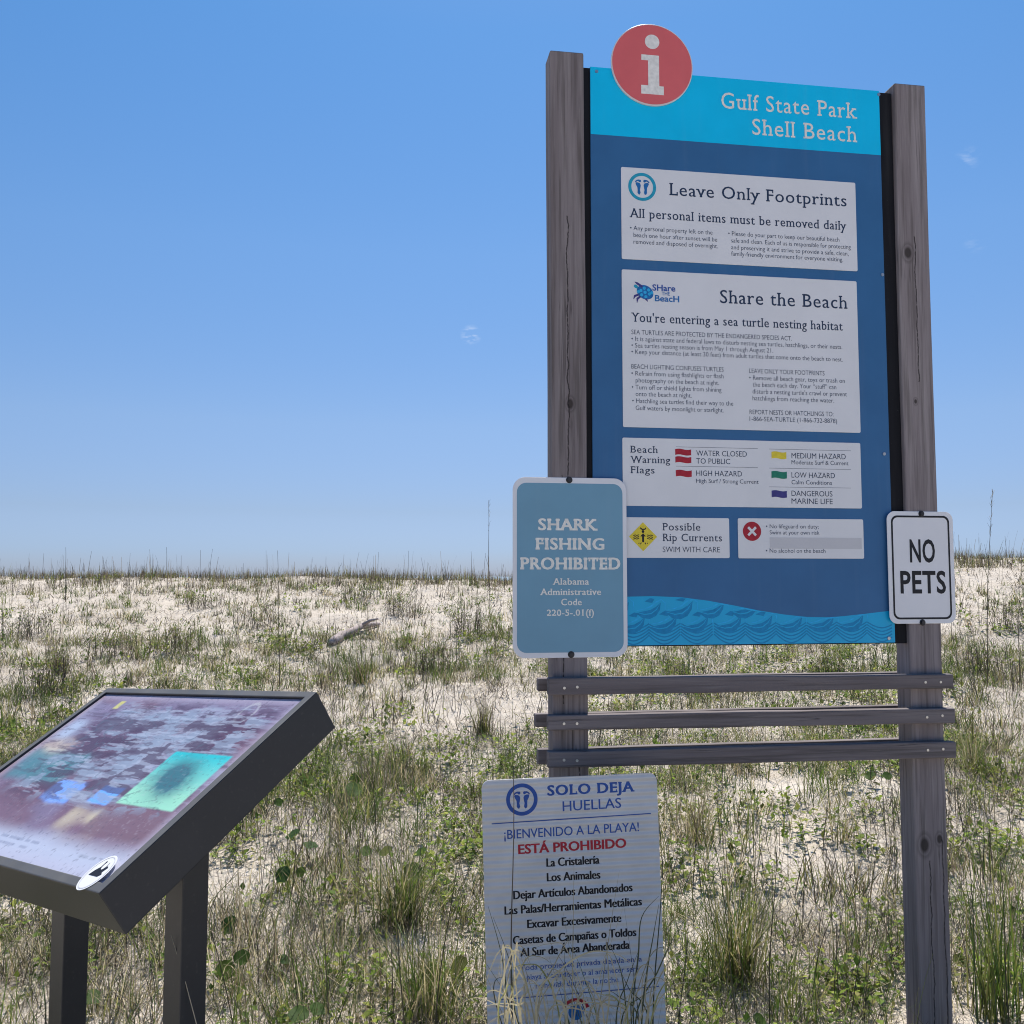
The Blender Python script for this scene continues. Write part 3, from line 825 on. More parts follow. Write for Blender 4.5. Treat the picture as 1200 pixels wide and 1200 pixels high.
# ------------------------------------------------------------------ corrugated yard sign in Spanish
def yard_sign():
    Yd = 3.17; ya = R(4.5); ro = R(1.6)
    ex0 = Vector((math.cos(ya), math.sin(ya), 0)); Z = Vector((0, 0, 1))
    ex = ex0 * math.cos(ro) + Z * math.sin(ro); ez = Z * math.cos(ro) - ex0 * math.sin(ro)
    d0 = ray(671, 1216); k = Yd / d0.y
    F = Frame(Vector((0, 0, EYE)) + d0 * k, ex, ez)
    root = empty('yard_sign', F.o); root.matrix_world = F.matrix()
    tag(root, 'white corrugated plastic sign in Spanish standing in the grass in front of the left post', 'yard sign')
    x0 = F.pix(566.3, 1000)[0]; x1 = F.pix(773.0, 1000)[0]; z1 = F.pix(671, 910)[1]; z0 = -.03
    # fluted sheet
    m, n, l, b = new_mat('corrugated plastic')
    tc = n.new('ShaderNodeTexCoord'); sp = n.new('ShaderNodeSeparateXYZ'); l.new(tc.outputs['Object'], sp.inputs[0])
    wv_ = math_(n, l, 'SINE', math_(n, l, 'MULTIPLY', sp.outputs[2], 2 * math.pi / .024))
    f = noise(n, l, 7, 4, tc.outputs['Object'])
    c = ramp(n, l, f, [(.3, (.66, .66, .66)), (.7, (.78, .78, .78))])
    l.new(c, b.inputs['Base Color']); b.inputs['Roughness'].default_value = .38
    bump(n, l, b, math_(n, l, 'ADD', wv_, math_(n, l, 'MULTIPLY', f, 1.0)), 1.0, .0017)
    tr = n.new('ShaderNodeBsdfTranslucent'); l.new(mixc(n, l, math_(n, l, 'MULTIPLY_ADD', wv_, .12), c, (.5, .5, .52)), tr.inputs['Color'])
    mx = n.new('ShaderNodeMixShader'); mx.inputs[0].default_value = .10
    l.new(b.outputs[0], mx.inputs[1]); l.new(tr.outputs[0], mx.inputs[2]); l.new(mx.outputs[0], n['Material Output'].inputs['Surface'])
    mb = MB(); mb.slab(round_rect(x0, x1, z0, z1, .028), 0, .0045, m); pn = mb.build('panel', root)
    for s in (.28, .72):
        mb = MB(); xx = x0 + (x1 - x0) * s
        mb.tube([(xx, .008, z0 - .42), (xx, .008, z0 + .25)], .0032, M['nail'], 6); mb.build('stake', root)
    y = -.0006
    def tl(mb, body, xa, ya_, xb, yb, cap, mat, **k):
        a = F.pix(xa, ya_, y); b_ = F.pix(xb, yb, y); ct = F.pix(xa, ya_ - cap, y)
        put_text(mb, body, a[0], b_[0], a[1], ct[1] - a[1], y, mat, slope=(b_[1] - a[1]) / (b_[0] - a[0]), **k)
    def zr(mb, xa, ya_, xb, yb, th, mat):
        a, b_ = F.pix(xa, ya_, y), F.pix(xb, yb, y); ribbon(mb, [a, b_], th, y, mat)
    mb = MB(); bl, kk = M['blue_ink'], M['black_ink']
    tl(mb, 'SOLO DEJA', 642, 932.6, 743.6, 927.5, 12.2, bl, offset=.012, slab=.07, bold=.0015, spacing=1.12)
    tl(mb, 'HUELLAS', 659.6, 950.7, 728, 946.5, 11.6, bl, offset=0.0, bold=.0004)
    tl(mb, '¡BIENVENIDO A LA PLAYA!', 591, 983.5, 748.8, 974, 10.6, bl, offset=0.0, bold=.0004)
    tl(mb, 'ESTÁ PROHIBIDO', 607.7, 1001, 733.8, 993.3, 11.2, M['red_ink'], offset=.012, bold=.0012)
    bd = dict(offset=0.0, bold=.0015)
    for t, a, b_, c, d in (('La Cristalería', 640.8, 1015.8, 702.3, 1012), ('Los Animales', 641.3, 1032.9, 703.3, 1029.5), ('Dejar Artículos Abandonados', 602, 1054, 741, 1044.3),
                           ('Las Palas/Herramientas Metálicas', 591.7, 1072, 752, 1060.8), ('Excavar Excesivamente', 618.3, 1087.7, 727.9, 1080.3), ('Casetas de Campañas o Toldos', 601.5, 1107, 745.4, 1096.8), ('Al Sur de Área Abanderada', 610.3, 1121, 737.7, 1111.7)):
        tl(mb, t, a, b_, c, d, 9.8, kk, **bd)
    for t, a, b_, c, d in (('Toda propiedad privada dejada en la', 609.8, 1137.5, 752.4, 1126.6), ('playa al atardecer o al amanecer será', 617.5, 1148.4, 748.8, 1138), ('removida durante la noche', 627.9, 1158.4, 724.8, 1150.8)):
        tl(mb, t, a, b_, c, d, 6.4, bl, offset=.004)
    zr(mb, 576.2, 965.5, 762.7, 953.3, .0036, bl); zr(mb, 586, 1171.5, 772, 1156, .003, bl)
    mb.build('lettering', pn)
    cx, cz = F.pix(611.6, 937, y); r = .5 * (F.pix(630, 937, y)[0] - F.pix(593, 937, y)[0])
    footprint_emblem(cx, cz, r, y, bl, bl, pn, .76)
    mb = MB(); cx, cz = F.pix(675, 1186, y); mb.face(disc_pts(cx, cz, .026, n=28), y, M['midblue_ink'])
    ribbon(mb, [(cx + .042 * math.cos(t), cz + .004 + .036 * math.sin(t)) for t in np.linspace(.25, math.pi - .25, 12)], .011, y - .0001, M['red_ink'])
    mb.build('park_emblem', pn)
yard_sign()

# ------------------------------------------------------------------ slanted interpretive panel
def lectern():
    b_, t_, cx, cy, cz, W, H, ro = -0.6577, .5387, -.8199, 1.8499, -.6272, 1.0097, .1126, .0649
    D = .66
    r0 = Vector((math.cos(b_), math.sin(b_), 0)); g = Vector((-math.sin(b_), math.cos(b_), 0)); Z = Vector((0, 0, 1))
    r = r0 * math.cos(ro) + Z * math.sin(ro); z2 = Z * math.cos(ro) - r0 * math.sin(ro)
    u = g * math.cos(t_) + z2 * math.sin(t_); n_ = r.cross(u)
    C = Vector((cx, cy, cz + EYE))                      # right front corner of the frame
    leg_pos = [C + u * (.38 * D) - n_ * H - r * (s * W) for s in (.112, .635)]
    mid = (leg_pos[0] + leg_pos[1]) / 2
    gz0 = float(ground_z(mid.x, mid.y))
    root = empty('interpretive_panel', (mid.x, mid.y, gz0))
    tag(root, 'slanted display panel with a faded purple print in a dark frame on two square legs', 'display panel')
    m, n, l, b = new_mat('dark painted frame')
    tc = n.new('ShaderNodeTexCoord'); f = noise(n, l, 6, 5, tc.outputs['Object']); f2 = noise(n, l, 90, 3, tc.outputs['Object'])
    c = ramp(n, l, f, [(.3, (.010, .013, .018)), (.7, (.016, .019, .025))])
    c = mixc(n, l, math_(n, l, 'MULTIPLY', ramp(n, l, f2, [(.6, (0, 0, 0)), (.75, (1, 1, 1))]), .18), c, (.08, .078, .075))
    l.new(c, b.inputs['Base Color']); b.inputs['Roughness'].default_value = .42; b.inputs['Specular IOR Level'].default_value = .5
    bump(n, l, b, f2, .15, .001)
    frame_m = m
    mw = Matrix((r, u, n_)).transposed().to_4x4(); mw.translation = C - r * W   # local x right, y up the slope, z out of the face
    loc = Matrix.Translation(-Vector((mid.x, mid.y, gz0))) @ mw
    # tray: a solid body with a recessed face
    rim_m = sheet_mat('light grey rim paint', (.115, .112, .108), .5, .2)  # upward rim of the frame in a lighter grey than its sides
    mb = MB(); fw, dp = .024, .010
    o_ = [(0, 0), (W, 0), (W, D), (0, D)]; i_ = [(fw, fw), (W - fw, fw), (W - fw, D - fw), (fw, D - fw)]
    vs = [(x, y, 0) for x, y in o_] + [(x, y, 0) for x, y in i_] + [(x, y, -dp) for x, y in i_] + [(x, y, -H) for x, y in o_]
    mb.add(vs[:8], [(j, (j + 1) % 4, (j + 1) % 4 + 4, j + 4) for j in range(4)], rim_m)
    fs = [(j + 4, (j + 1) % 4 + 4, (j + 1) % 4 + 8, j + 8) for j in range(4)] + [(8, 9, 10, 11)]
    fs += [((j + 1) % 4, j, j + 12, (j + 1) % 4 + 12) for j in range(4)] + [(15, 14, 13, 12)]
    mb.add(vs, fs, frame_m)
    fr = mb.build('frame', root, bevel=0)
    bm = bmesh.new(); bm.from_mesh(fr.data); bmesh.ops.remove_doubles(bm, verts=bm.verts, dist=1e-5); bmesh.ops.recalc_face_normals(bm, faces=bm.faces); bm.to_mesh(fr.data); bm.free()
    bv = fr.modifiers.new('bevel', 'BEVEL'); bv.width = .0025; bv.segments = 2; bv.limit_method = 'ANGLE'; fr.matrix_local = loc
    # the print: colours of the faded picture and its blurred text
    nx, ny = 420, 260
    s = np.linspace(0, 1, nx); t = np.linspace(0, 1, ny); S, T = np.meshgrid(s, t)
    sx_, ty_ = S * W, T * D
    wob = lambda k, a: (fbm(sx_ * k, ty_ * k, int(k) + 5) - .5) * a
    Sw, Tw = S + wob(9, .05), T + wob(8, .05)
    col = np.zeros((ny, nx, 3))
    def lerp(a, b_, k): return a + (np.array(b_) - a) * k[..., None]
    def sm(x, a, b_): 
        k = np.clip((x - a) / (b_ - a), 0, 1); return k * k * (3 - 2 * k)
    def rect(s0, s1, t0, t1, e=.02, S_=None, T_=None):
        S_ = Sw if S_ is None else S_; T_ = Tw if T_ is None else T_
        return sm(S_, s0 - e, s0 + e) * (1 - sm(S_, s1 - e, s1 + e)) * sm(T_, t0 - e, t0 + e) * (1 - sm(T_, t1 - e, t1 + e))
    col[:] = (.17, .115, .165)
    col = lerp(col, (.26, .20, .30), fbm(sx_ * 3.5, ty_ * 3.5, 31))
    col = lerp(col, (.30, .29, .37), sm(fbm(sx_ * 2.2, ty_ * 2.2 + 7, 37), .55, .8) * .6)
    col = lerp(col, (.20, .10, .125), sm(fbm(sx_ * 3.1 + 5, ty_ * 6, 39), .45, .62) * .8)
    col = lerp(col, (.115, .055, .085), rect(.32, .60, .45, .86, .05) * .85)
    col = lerp(col, (.105, .050, .075), rect(.66, .93, .64, .86, .04) * .9)
    col = lerp(col, (.125, .055, .085), rect(.10, .34, .62, .85, .06) * .7)
    # blocks of text faded to pale streaks
    row = vnoise(sx_ * 0 + 3, ty_ * 62, 51); word = vnoise(sx_ * 46, np.floor(ty_ * 62) * 7.3, 52)
    txt = (sm(np.mod(ty_ * 62, 1), .15, .4) * (1 - sm(np.mod(ty_ * 62, 1), .6, .85))) * sm(word, .35, .6)
    blk = np.clip(rect(.38, .66, .44, .88, .03) + rect(.20, .40, .72, .90, .03) + rect(.62, .80, .66, .92, .03), 0, 1) * sm(fbm(sx_ * 7, ty_ * 7, 61), .36, .52)
    col = lerp(col, (.33, .37, .47), blk * (.50 + .30 * txt))
    col = lerp(col, (.34, .38, .48), rect(.56, .70, .40, .72, .05) * .6)
    # sandy and teal picture on the left
    col = lerp(col, (.62, .52, .40), rect(.03, .20, .54, .66, .05) * sm(fbm(sx_ * 5, ty_ * 12, 71), .3, .6))
    col = lerp(col, (.50, .60, .75), rect(.03, .12, .66, .80, .04) * .7)
    col = lerp(col, (.075, .22, .24), rect(.03, .36, .37, .57, .035) * (.75 + .25 * fbm(sx_ * 14, ty_ * 14, 73)))
    col = lerp(col, (.17, .085, .11), rect(.10, .36, .24, .36, .03) * .9)
    # two blue squares
    col = lerp(col, (.20, .36, .82), rect(.37, .52, .29, .41, .012) * (.7 + .5 * fbm(sx_ * 10, ty_ * 10, 75)))
    col = lerp(col, (.17, .40, .92), rect(.595, .69, .32, .42, .008))
    # yellowed patches and maroon field below
    col = lerp(col, (.56, .48, .34), sm(fbm(sx_ * 5 + 3, ty_ * 6, 77), .45, .62) * rect(.40, .74, .12, .31, .05) * .9)
    col = lerp(col, (.20, .115, .135), rect(.70, .99, .17, .325, .012, S, T) * (.5 + .5 * fbm(sx_ * 20, ty_ * 20, 79)))
    # turquoise map
    mp_ = rect(.715, .962, .335, .64, .006, S, T)
    mcol = np.array((.03, .52, .55)) + (np.array((.33, .70, .50)) - np.array((.03, .52, .55))) * np.clip(1.35 - (T - .33) / .22, 0, 1)[..., None]
    isl = np.exp(-(((S - .83) * 1.0 + (T - .50) * .12) / .070) ** 2 - ((T - .495) / .10) ** 2)
    mcol = mcol + (np.array((.055, .16, .18)) - mcol) * np.clip(isl * 1.7 * (.55 + .6 * fbm(sx_ * 45, ty_ * 45, 83)), 0, 1)[..., None]
    col = col + (mcol - col) * mp_[..., None]
    # pale foot with sponsor lines, edges pale from bleaching and painted-in glare
    col = lerp(col, (.50, .54, .66), (1 - sm(Tw, .07, .19)) * .9)
    col = lerp(col, (.30, .32, .42), rect(.3, .62, .085, .098, .004, S, T) * sm(vnoise(sx_ * 60, ty_ * 0, 90), .3, .5) * .8)
    col = lerp(col, (.30, .32, .42), rect(.3, .60, .055, .067, .004, S, T) * sm(vnoise(sx_ * 60, ty_ * 0, 91), .3, .5) * .8)
    col = lerp(col, (.34, .36, .44), rect(.79, .88, .075, .088, .004, S, T) * sm(vnoise(sx_ * 80, ty_ * 0, 92), .3, .5) * .8)
    edge = np.minimum(np.minimum(S * W, (1 - S) * W), np.minimum(T * D, (1 - T) * D))
    col = lerp(col, (.52, .48, .58), (1 - sm(edge, .004, .05)) * .45)
    # yellow mark, pale oval seal
    col = lerp(col, (.62, .56, .14), rect(.145, .172, .89, .95, .006, S, T))
    ov = np.abs(np.hypot((S - .826) * W / .030, (T - .90) * D / .042) - 1); col = lerp(col, (.42, .40, .44), (1 - sm(ov, .08, .2)) * .8)
    # scratches and speckle of weathering
    sp_ = fbm(sx_ * 120, ty_ * 120, 95, 2); col = lerp(col, (.62, .60, .66), sm(sp_, .72, .82) * .12); col = lerp(col, (.08, .06, .08), (1 - sm(sp_, .18, .30)) * .35)
    st = fbm(sx_ * 22, ty_ * 150, 97, 2); col = lerp(col, (.34, .36, .45), sm(st, .62, .72) * .05)
    # the laminate has let go in flakes along the lines of text
    tr_ = T * D + .35 * (S * W) * 0
    fl = fbm(sx_ * 13 + 2.6 * fbm(sx_ * 4, ty_ * 4, 99), tr_ * 34, 101, 5); zone = rect(.16, .96, .30, .93, .05)
    col = lerp(col, (.27, .32, .41), sm(fl, .55, .59) * zone * (1 - mp_) * .70)
    col = lerp(col, (.075, .032, .05), (1 - sm(fl, .40, .45)) * zone * (1 - mp_) * .72)
    fl2 = fbm(sx_ * 16 + 9, tr_ * 110, 111, 3)
    col = lerp(col, (.42, .46, .56), sm(fl2, .62, .66) * zone * (1 - mp_) * .5)
    col = lerp(col, (.09, .05, .07), (1 - sm(fl2, .33, .37)) * rect(.02, .98, .42, .95, .03) * .5 * (1 - .7 * mp_))
    col = lerp(col, (.10, .12, .15), (1 - sm(np.abs(fbm(sx_ * 9, ty_ * 16, 105) - .5), .004, .012)) * zone * .5)
    co = np.stack([fw + .001 + S * (W - 2 * fw - .002), fw + .001 + T * (D - 2 * fw - .002), np.full_like(S, -dp + .003)], -1).reshape(-1, 3)
    ii = np.arange(nx * ny).reshape(ny, nx)
    q = np.stack([ii[:-1, :-1], ii[:-1, 1:], ii[1:, 1:], ii[1:, :-1]], -1).reshape(-1, 4)
    me = bpy.data.meshes.new('graphic_print'); fill_mesh(me, co, q, np.clip(col, 0, 1).reshape(-1, 3))
    m, n, l, b = new_mat('faded laminate print')
    a = n.new('ShaderNodeAttribute'); a.attribute_name = 'Col'; l.new(a.outputs['Color'], b.inputs['Base Color'])
    tc = n.new('ShaderNodeTexCoord'); f = noise(n, l, 30, 4, tc.outputs['Object'])
    l.new(ramp(n, l, f, [(.3, (.14, .14, .14)), (.7, (.30, .30, .30))]), b.inputs['Roughness'])
    b.inputs['Specular IOR Level'].default_value = .55
    me.materials.append(m)
    o = bpy.data.objects.new('graphic_print', me); COL.objects.link(o); o.parent = root; o.matrix_local = loc
    # oval sticker on the lower right corner
    sx0, sy0 = .930 * W, .062 * D
    mb = MB()
    def flat(pts, z, mat): mb.add([(x, y, z) for x, y in pts], [tuple(range(len(pts)))], mat)
    flat(disc_pts(sx0, sy0, .034, .047, n=44), .0012, M['white_sheet'])
    n_s = 44; oo, inn = disc_pts(sx0, sy0, .030, .043, n=n_s), disc_pts(sx0, sy0, .0285, .041, n=n_s)
    mb.add([(x, y, .0017) for x, y in oo] + [(x, y, .0017) for x, y in inn], [(i, (i + 1) % n_s, (i + 1) % n_s + n_s, i + n_s) for i in range(n_s)], M['grey_ink'])
    flat([(sx0 + a * .026, sy0 + b2 * .036) for a, b2 in ((-.75, -.25), (.55, -.25), (.80, -.05), (.55, .10), (.72, .45), (.50, .55), (.30, .25), (.05, .30), (-.10, .80), (-.28, .85), (-.25, .40), (-.55, .10))], .0018, M['black_ink'])
    flat(disc_pts(sx0 + .004, sy0 + .020, .006, .012, n=16), .0023, M['white_sheet'])
    stk = mb.build('oval_sticker', root); stk.matrix_local = loc
    # legs
    hw = .0335
    for p in leg_pos:
        mb = MB(); zt = 0
        c4 = [p + r0 * a * hw + g * b2 * hw for a, b2 in ((-1, -1), (1, -1), (1, 1), (-1, 1))]
        def top_z(q): return q.z + (-(q - p).dot(n_) / n_.z) + .03
        vs = [(q.x - mid.x, q.y - mid.y, -.4) for q in c4] + [(q.x - mid.x, q.y - mid.y, top_z(q) - gz0) for q in c4]
        mb.add(vs, [(0, 1, 5, 4), (1, 2, 6, 5), (2, 3, 7, 6), (3, 0, 4, 7), (4, 5, 6, 7), (3, 2, 1, 0)], frame_m)
        mb.build('leg', root, bevel=.002)

def fill_mesh(me, co, quads, col=None, smooth=False):
    """fast mesh from numpy arrays with one colour per vertex"""
    me.vertices.add(len(co)); me.vertices.foreach_set('co', np.ascontiguousarray(co, dtype=np.float32).ravel())
    me.loops.add(quads.size); me.loops.foreach_set('vertex_index', np.ascontiguousarray(quads, dtype=np.int32).ravel())
    me.polygons.add(len(quads)); me.polygons.foreach_set('loop_start', np.arange(0, quads.size, quads.shape[1], dtype=np.int32))
    me.polygons.foreach_set('use_smooth', np.full(len(quads), smooth))
    if col is not None:
        at = me.color_attributes.new('Col', 'FLOAT_COLOR', 'POINT')
        c4 = np.concatenate([col, np.ones((len(col), 1))], 1).astype(np.float32)
        at.data.foreach_set('color', c4.ravel())
    me.update(calc_edges=True)
lectern()

# ------------------------------------------------------------------ vegetation
PAL = {
    'green': [(.105, .175, .030), (.145, .210, .042), (.060, .110, .025)],
    'olive': [(.215, .235, .062), (.135, .150, .045), (.290, .280, .100)],
    'tan': [(.50, .42, .25), (.60, .52, .34), (.36, .29, .17)],
    'grey': [(.19, .155, .115), (.13, .105, .078), (.25, .21, .16)],
    'dark': [(.060, .050, .040), (.085, .072, .052), (.040, .037, .032)],
    'bright': [(.22, .31, .050), (.29, .37, .070), (.15, .24, .042), (.38, .42, .095)],
}
def pick(names, n, rng=RNG):
    pool = np.array([c for k in names for c in PAL[k]])
    c = pool[rng.integers(0, len(pool), n)]
    return c * rng.uniform(.8, 1.2, (n, 1))
def blades(base, az, lean, bend, length, width, col, segs=4, tip=.15, twist=None, rng=RNG):
    """curved ribbons: base (n,3); lean = start angle from vertical; bend = further angle at the tip"""
    n = len(base); S = segs
    p = base.copy(); P_ = [p.copy()]
    h = np.stack([np.cos(az), np.sin(az), np.zeros(n)], 1)
    for k in range(S):
        a = lean + bend * ((k + .5) / S) ** 1.3
        p = p + (length / S)[:, None] * (h * np.sin(a)[:, None] + np.array([0, 0, 1.]) * np.cos(a)[:, None])
        P_.append(p.copy())
    wa = az + math.pi / 2 + (rng.normal(0, .7, n) if twist is None else twist)
    wv = np.stack([np.cos(wa), np.sin(wa), np.zeros(n)], 1)
    V = np.zeros((n, (S + 1) * 2, 3))
    for k in range(S + 1):
        f = 1 - (1 - tip) * (k / S) ** 1.5
        V[:, 2 * k] = P_[k] - wv * (width * f / 2)[:, None]; V[:, 2 * k + 1] = P_[k] + wv * (width * f / 2)[:, None]
    o = (np.arange(n) * (S + 1) * 2)[:, None]
    q = np.concatenate([o + np.array([2 * k, 2 * k + 1, 2 * k + 3, 2 * k + 2]) for k in range(S)], 1).reshape(-1, 4)
    return V.reshape(-1, 3), q, np.repeat(col, (S + 1) * 2, 0)
def leaves(pos, az, tilt, size, col, aspect=.7, rng=RNG):
    """small folded leaves (two quads each)"""
    n = len(pos)
    a = np.stack([np.cos(az) * np.cos(tilt), np.sin(az) * np.cos(tilt), np.sin(tilt)], 1)
    s = np.stack([-np.sin(az), np.cos(az), np.zeros(n)], 1)
    up = np.cross(a, s)
    up = np.where(up[:, 2:3] < 0, -up, up)
    L, Wd = size[:, None], (size * aspect)[:, None] * .5
    pts = np.stack([pos, pos + a * L * .45 - s * Wd + up * L * .10, pos + a * L, pos + a * L * .45 + s * Wd + up * L * .10], 1)
    o = (np.arange(n) * 4)[:, None]
    q = np.concatenate([o + np.array([0, 1, 2, 3])], 1)
    return pts.reshape(-1, 3), q, np.repeat(col, 4, 0)
def merge(parts):
    vs, qs, cs, b = [], [], [], 0
    for v, q, c in parts:
        vs.append(v); qs.append(q + b); cs.append(c); b += len(v)
    return np.concatenate(vs), np.concatenate(qs), np.concatenate(cs)
def veg_object(name, parts, mat, parent=None, shift=None):
    v, q, c = merge(parts)
    if shift is not None: v = v - np.array(shift)
    me = bpy.data.meshes.new(name); fill_mesh(me, v, q, c); me.materials.append(mat)
    o = bpy.data.objects.new(name, me); COL.objects.link(o)
    if parent: o.parent = parent
    elif shift is not None: o.location = shift
    return o
def scatter(y0, y1, dens, seed):
    """points over the visible wedge of sand, dens per square metre"""
    rng = np.random.default_rng(seed)
    xm = .72 * y1 + 1.2
    n = int((2 * xm) * (y1 - y0) * dens)
    x = rng.uniform(-xm, xm, n); y = rng.uniform(y0, y1, n)
    k = np.abs(x) < .72 * y + 1.2
    return x[k], y[k], rng
def tufts(x, y, rng, nb, hl, hh, wd, pal, spread=.05, lean=.45, bend=.9, segs=3):
    """many small tufts at once"""
    n = len(x); cnt = rng.integers(nb[0], nb[1] + 1, n)
    idx = np.repeat(np.arange(n), cnt); m = len(idx)
    hs = rng.uniform(hl, hh, n)[idx] * rng.uniform(.45, 1.05, m)
    bx = x[idx] + rng.normal(0, spread, m); by = y[idx] + rng.normal(0, spread, m)
    base = np.stack([bx, by, ground_z(bx, by) - .01], 1)
    base_c = pick(pal, n, rng)[idx] * rng.uniform(.75, 1.25, (m, 1))
    mixm = rng.random(m) < .3
    base_c[mixm] = pick(pal, mixm.sum(), rng)
    return blades(base, rng.uniform(0, 2 * math.pi, m), np.abs(rng.normal(0, lean, m)), np.abs(rng.normal(0, bend, m)), hs, rng.uniform(.7, 1.3, m) * wd, base_c, segs, rng=rng)

def keep_by(x, y, seed, scale, lo, hi, rng):
    d = fbm(x / scale, y / scale, seed)
    return rng.random(len(x)) < np.clip((d - lo) / (hi - lo), 0, 1)

# dune grass everywhere, thinner on the bare sand patches
parts = []
for (y0, y1, dens, nb, hl, hh, wd, seed, lo_, hi_) in ((1.6, 5, 230, (3, 18), .07, .40, .0046, 1, .16, .58), (5, 9, 170, (3, 16), .08, .42, .0058, 2, .16, .58), (9, 15, 105, (4, 14), .10, .38, .0076, 3, .22, .62), (15, 22.5, 34, (5, 13), .10, .30, .0105, 4, .30, .70)):
    x, y, rng = scatter(y0, y1, dens, seed)
    k = keep_by(x, y, 101, 1.5, lo_, hi_, rng) & keep_by(x, y, 109, .30, .32, .66, rng)
    x, y = x[k], y[k]
    half = vnoise(x / .8, y / .8, 77) * .7 + rng.random(len(x)) * .3
    for lo, hi, pal in ((0, .42, ('olive', 'green', 'tan', 'green')), (.42, .56, ('tan', 'grey', 'olive', 'dark')), (.56, 1, ('green', 'olive', 'green'))):
        s = (half >= lo) & (half < hi)
        parts.append(tufts(x[s], y[s], rng, nb, hl, hh, wd, pal, spread=.04, lean=.5, bend=1.0))
tag(veg_object('dune_grass', parts, M['grass']), 'short mixed green and straw coloured dune grass scattered over the sand', 'grass', kind='stuff')

# thin upright stems, dry and dark
parts = []
for (y0, y1, dens, wd, seed) in ((1.9, 5, 55, .0030, 41), (5, 9, 50, .0046, 42), (9, 15, 30, .0070, 43), (15, 22, 9, .0090, 44)):
    x, y, rng = scatter(y0, y1, dens, seed)
    k = keep_by(x, y, 191, 1.1, .40, .66, rng); x, y = x[k], y[k]; n = len(x)
    base = np.stack([x, y, ground_z(x, y) - .01], 1)
    parts.append(blades(base, rng.uniform(0, 6.28, n), np.abs(rng.normal(0, .16, n)), np.abs(rng.normal(0, .25, n)), rng.uniform(.18, .60, n), rng.uniform(.6, 1.4, n) * wd, pick(('dark', 'dark', 'grey', 'olive'), n, rng), 4, .4, rng=rng))
tag(veg_object('dry_stems', parts, M['twig']), 'thin dark upright dry stems standing among the dune grass', 'dry stems', kind='stuff')

# dead stems and roots lying over the sand
parts = []
for (y0, y1, dens, wd, seed) in ((1.6, 5, 2400, .0030, 11), (5, 9, 1300, .0042, 12), (9, 15, 420, .0068, 13), (15, 23, 120, .011, 14)):
    x, y, rng = scatter(y0, y1, dens, seed)
    k = keep_by(x, y, 131, .9, .12, .60, rng); x, y = x[k], y[k]; n = len(x)
    base = np.stack([x, y, ground_z(x, y) + rng.uniform(.0, .04, n)], 1)
    parts.append(blades(base, rng.uniform(0, 6.28, n), rng.uniform(.8, 1.6, n), rng.normal(0, .8, n), rng.uniform(.04, .20, n), rng.uniform(.6, 1.4, n) * wd, pick(('grey', 'dark', 'tan', 'dark'), n, rng), 3, .5, rng=rng))
tag(veg_object('dead_stems', parts, M['twig']), 'tangle of dead grey stems and roots lying on the sand', 'plant litter', kind='stuff')

# low leafy ground cover in patches
parts = []
for (y0, y1, dens, ldens, sz, seed, lo_, hi_) in ((1.9, 5, 15, 700, .033, 21, .12, .66), (5, 9, 12.5, 520, .040, 22, .12, .68), (9, 15, 5.5, 240, .052, 23, .22, .76), (15, 22, 1.7, 120, .064, 24, .36, .78)):
    x, y, rng = scatter(y0, y1, dens, seed)
    k = keep_by(x, y, 151, 2.0, lo_, hi_, rng); x, y = x[k], y[k]; m = len(x)
    rad = rng.uniform(.05, .25, m) * (1 if y0 < 9 else 1.4); cnt = (ldens * rad ** 2 * 3.1).astype(int) + 3
    idx = np.repeat(np.arange(m), cnt); n = len(idx)
    a_ = rng.uniform(0, 6.28, n); r_ = rad[idx] * rng.random(n) ** .6 * (1 + .4 * np.sin(3 * a_ + idx))
    px_, py_ = x[idx] + r_ * np.cos(a_), y[idx] + r_ * np.sin(a_)
    pos = np.stack([px_, py_, ground_z(px_, py_) + rng.uniform(.01, .11, n)], 1)
    shade = rng.uniform(.75, 1.2, m)[idx][:, None]
    parts.append(leaves(pos, rng.uniform(0, 6.28, n), rng.normal(.1, .55, n), rng.uniform(.5, 1.5, n) * sz, pick(('bright', 'bright', 'green', 'olive'), n, rng) * shade, .68))
tag(veg_object('ground_cover', parts, M['leaf']), 'low bright green leafy creeper growing in patches on the sand', 'ground cover', kind='stuff')

# fine dark fringe along the dune crest
x = RNG.uniform(-18, 19, 7000); y = 22.4 + RNG.normal(0, 1.3, len(x))
k = keep_by(x, y, 171, 1.0, .26, .60, RNG); x, y = x[k], y[k]
parts = [tufts(x, y, np.random.default_rng(31), (3, 7), .12, .38, .009, ('grey', 'dark', 'olive', 'grey'), .10, .16, .25, 3)]
n = 420; xx = RNG.uniform(-18, 19, n); yy = 22.8 + RNG.normal(0, .8, n)
base = np.stack([xx, yy, ground_z(xx, yy)], 1)
parts.append(blades(base, RNG.uniform(0, 6.28, n), np.abs(RNG.normal(0, .08, n)), np.abs(RNG.normal(0, .15, n)), RNG.uniform(.25, .75, n), np.full(n, .010), pick(('dark', 'grey'), n), 3, .5))
tag(veg_object('crest_grass', parts, M['grass']), 'thin dry grass standing along the crest of the dune', 'grass', kind='stuff')

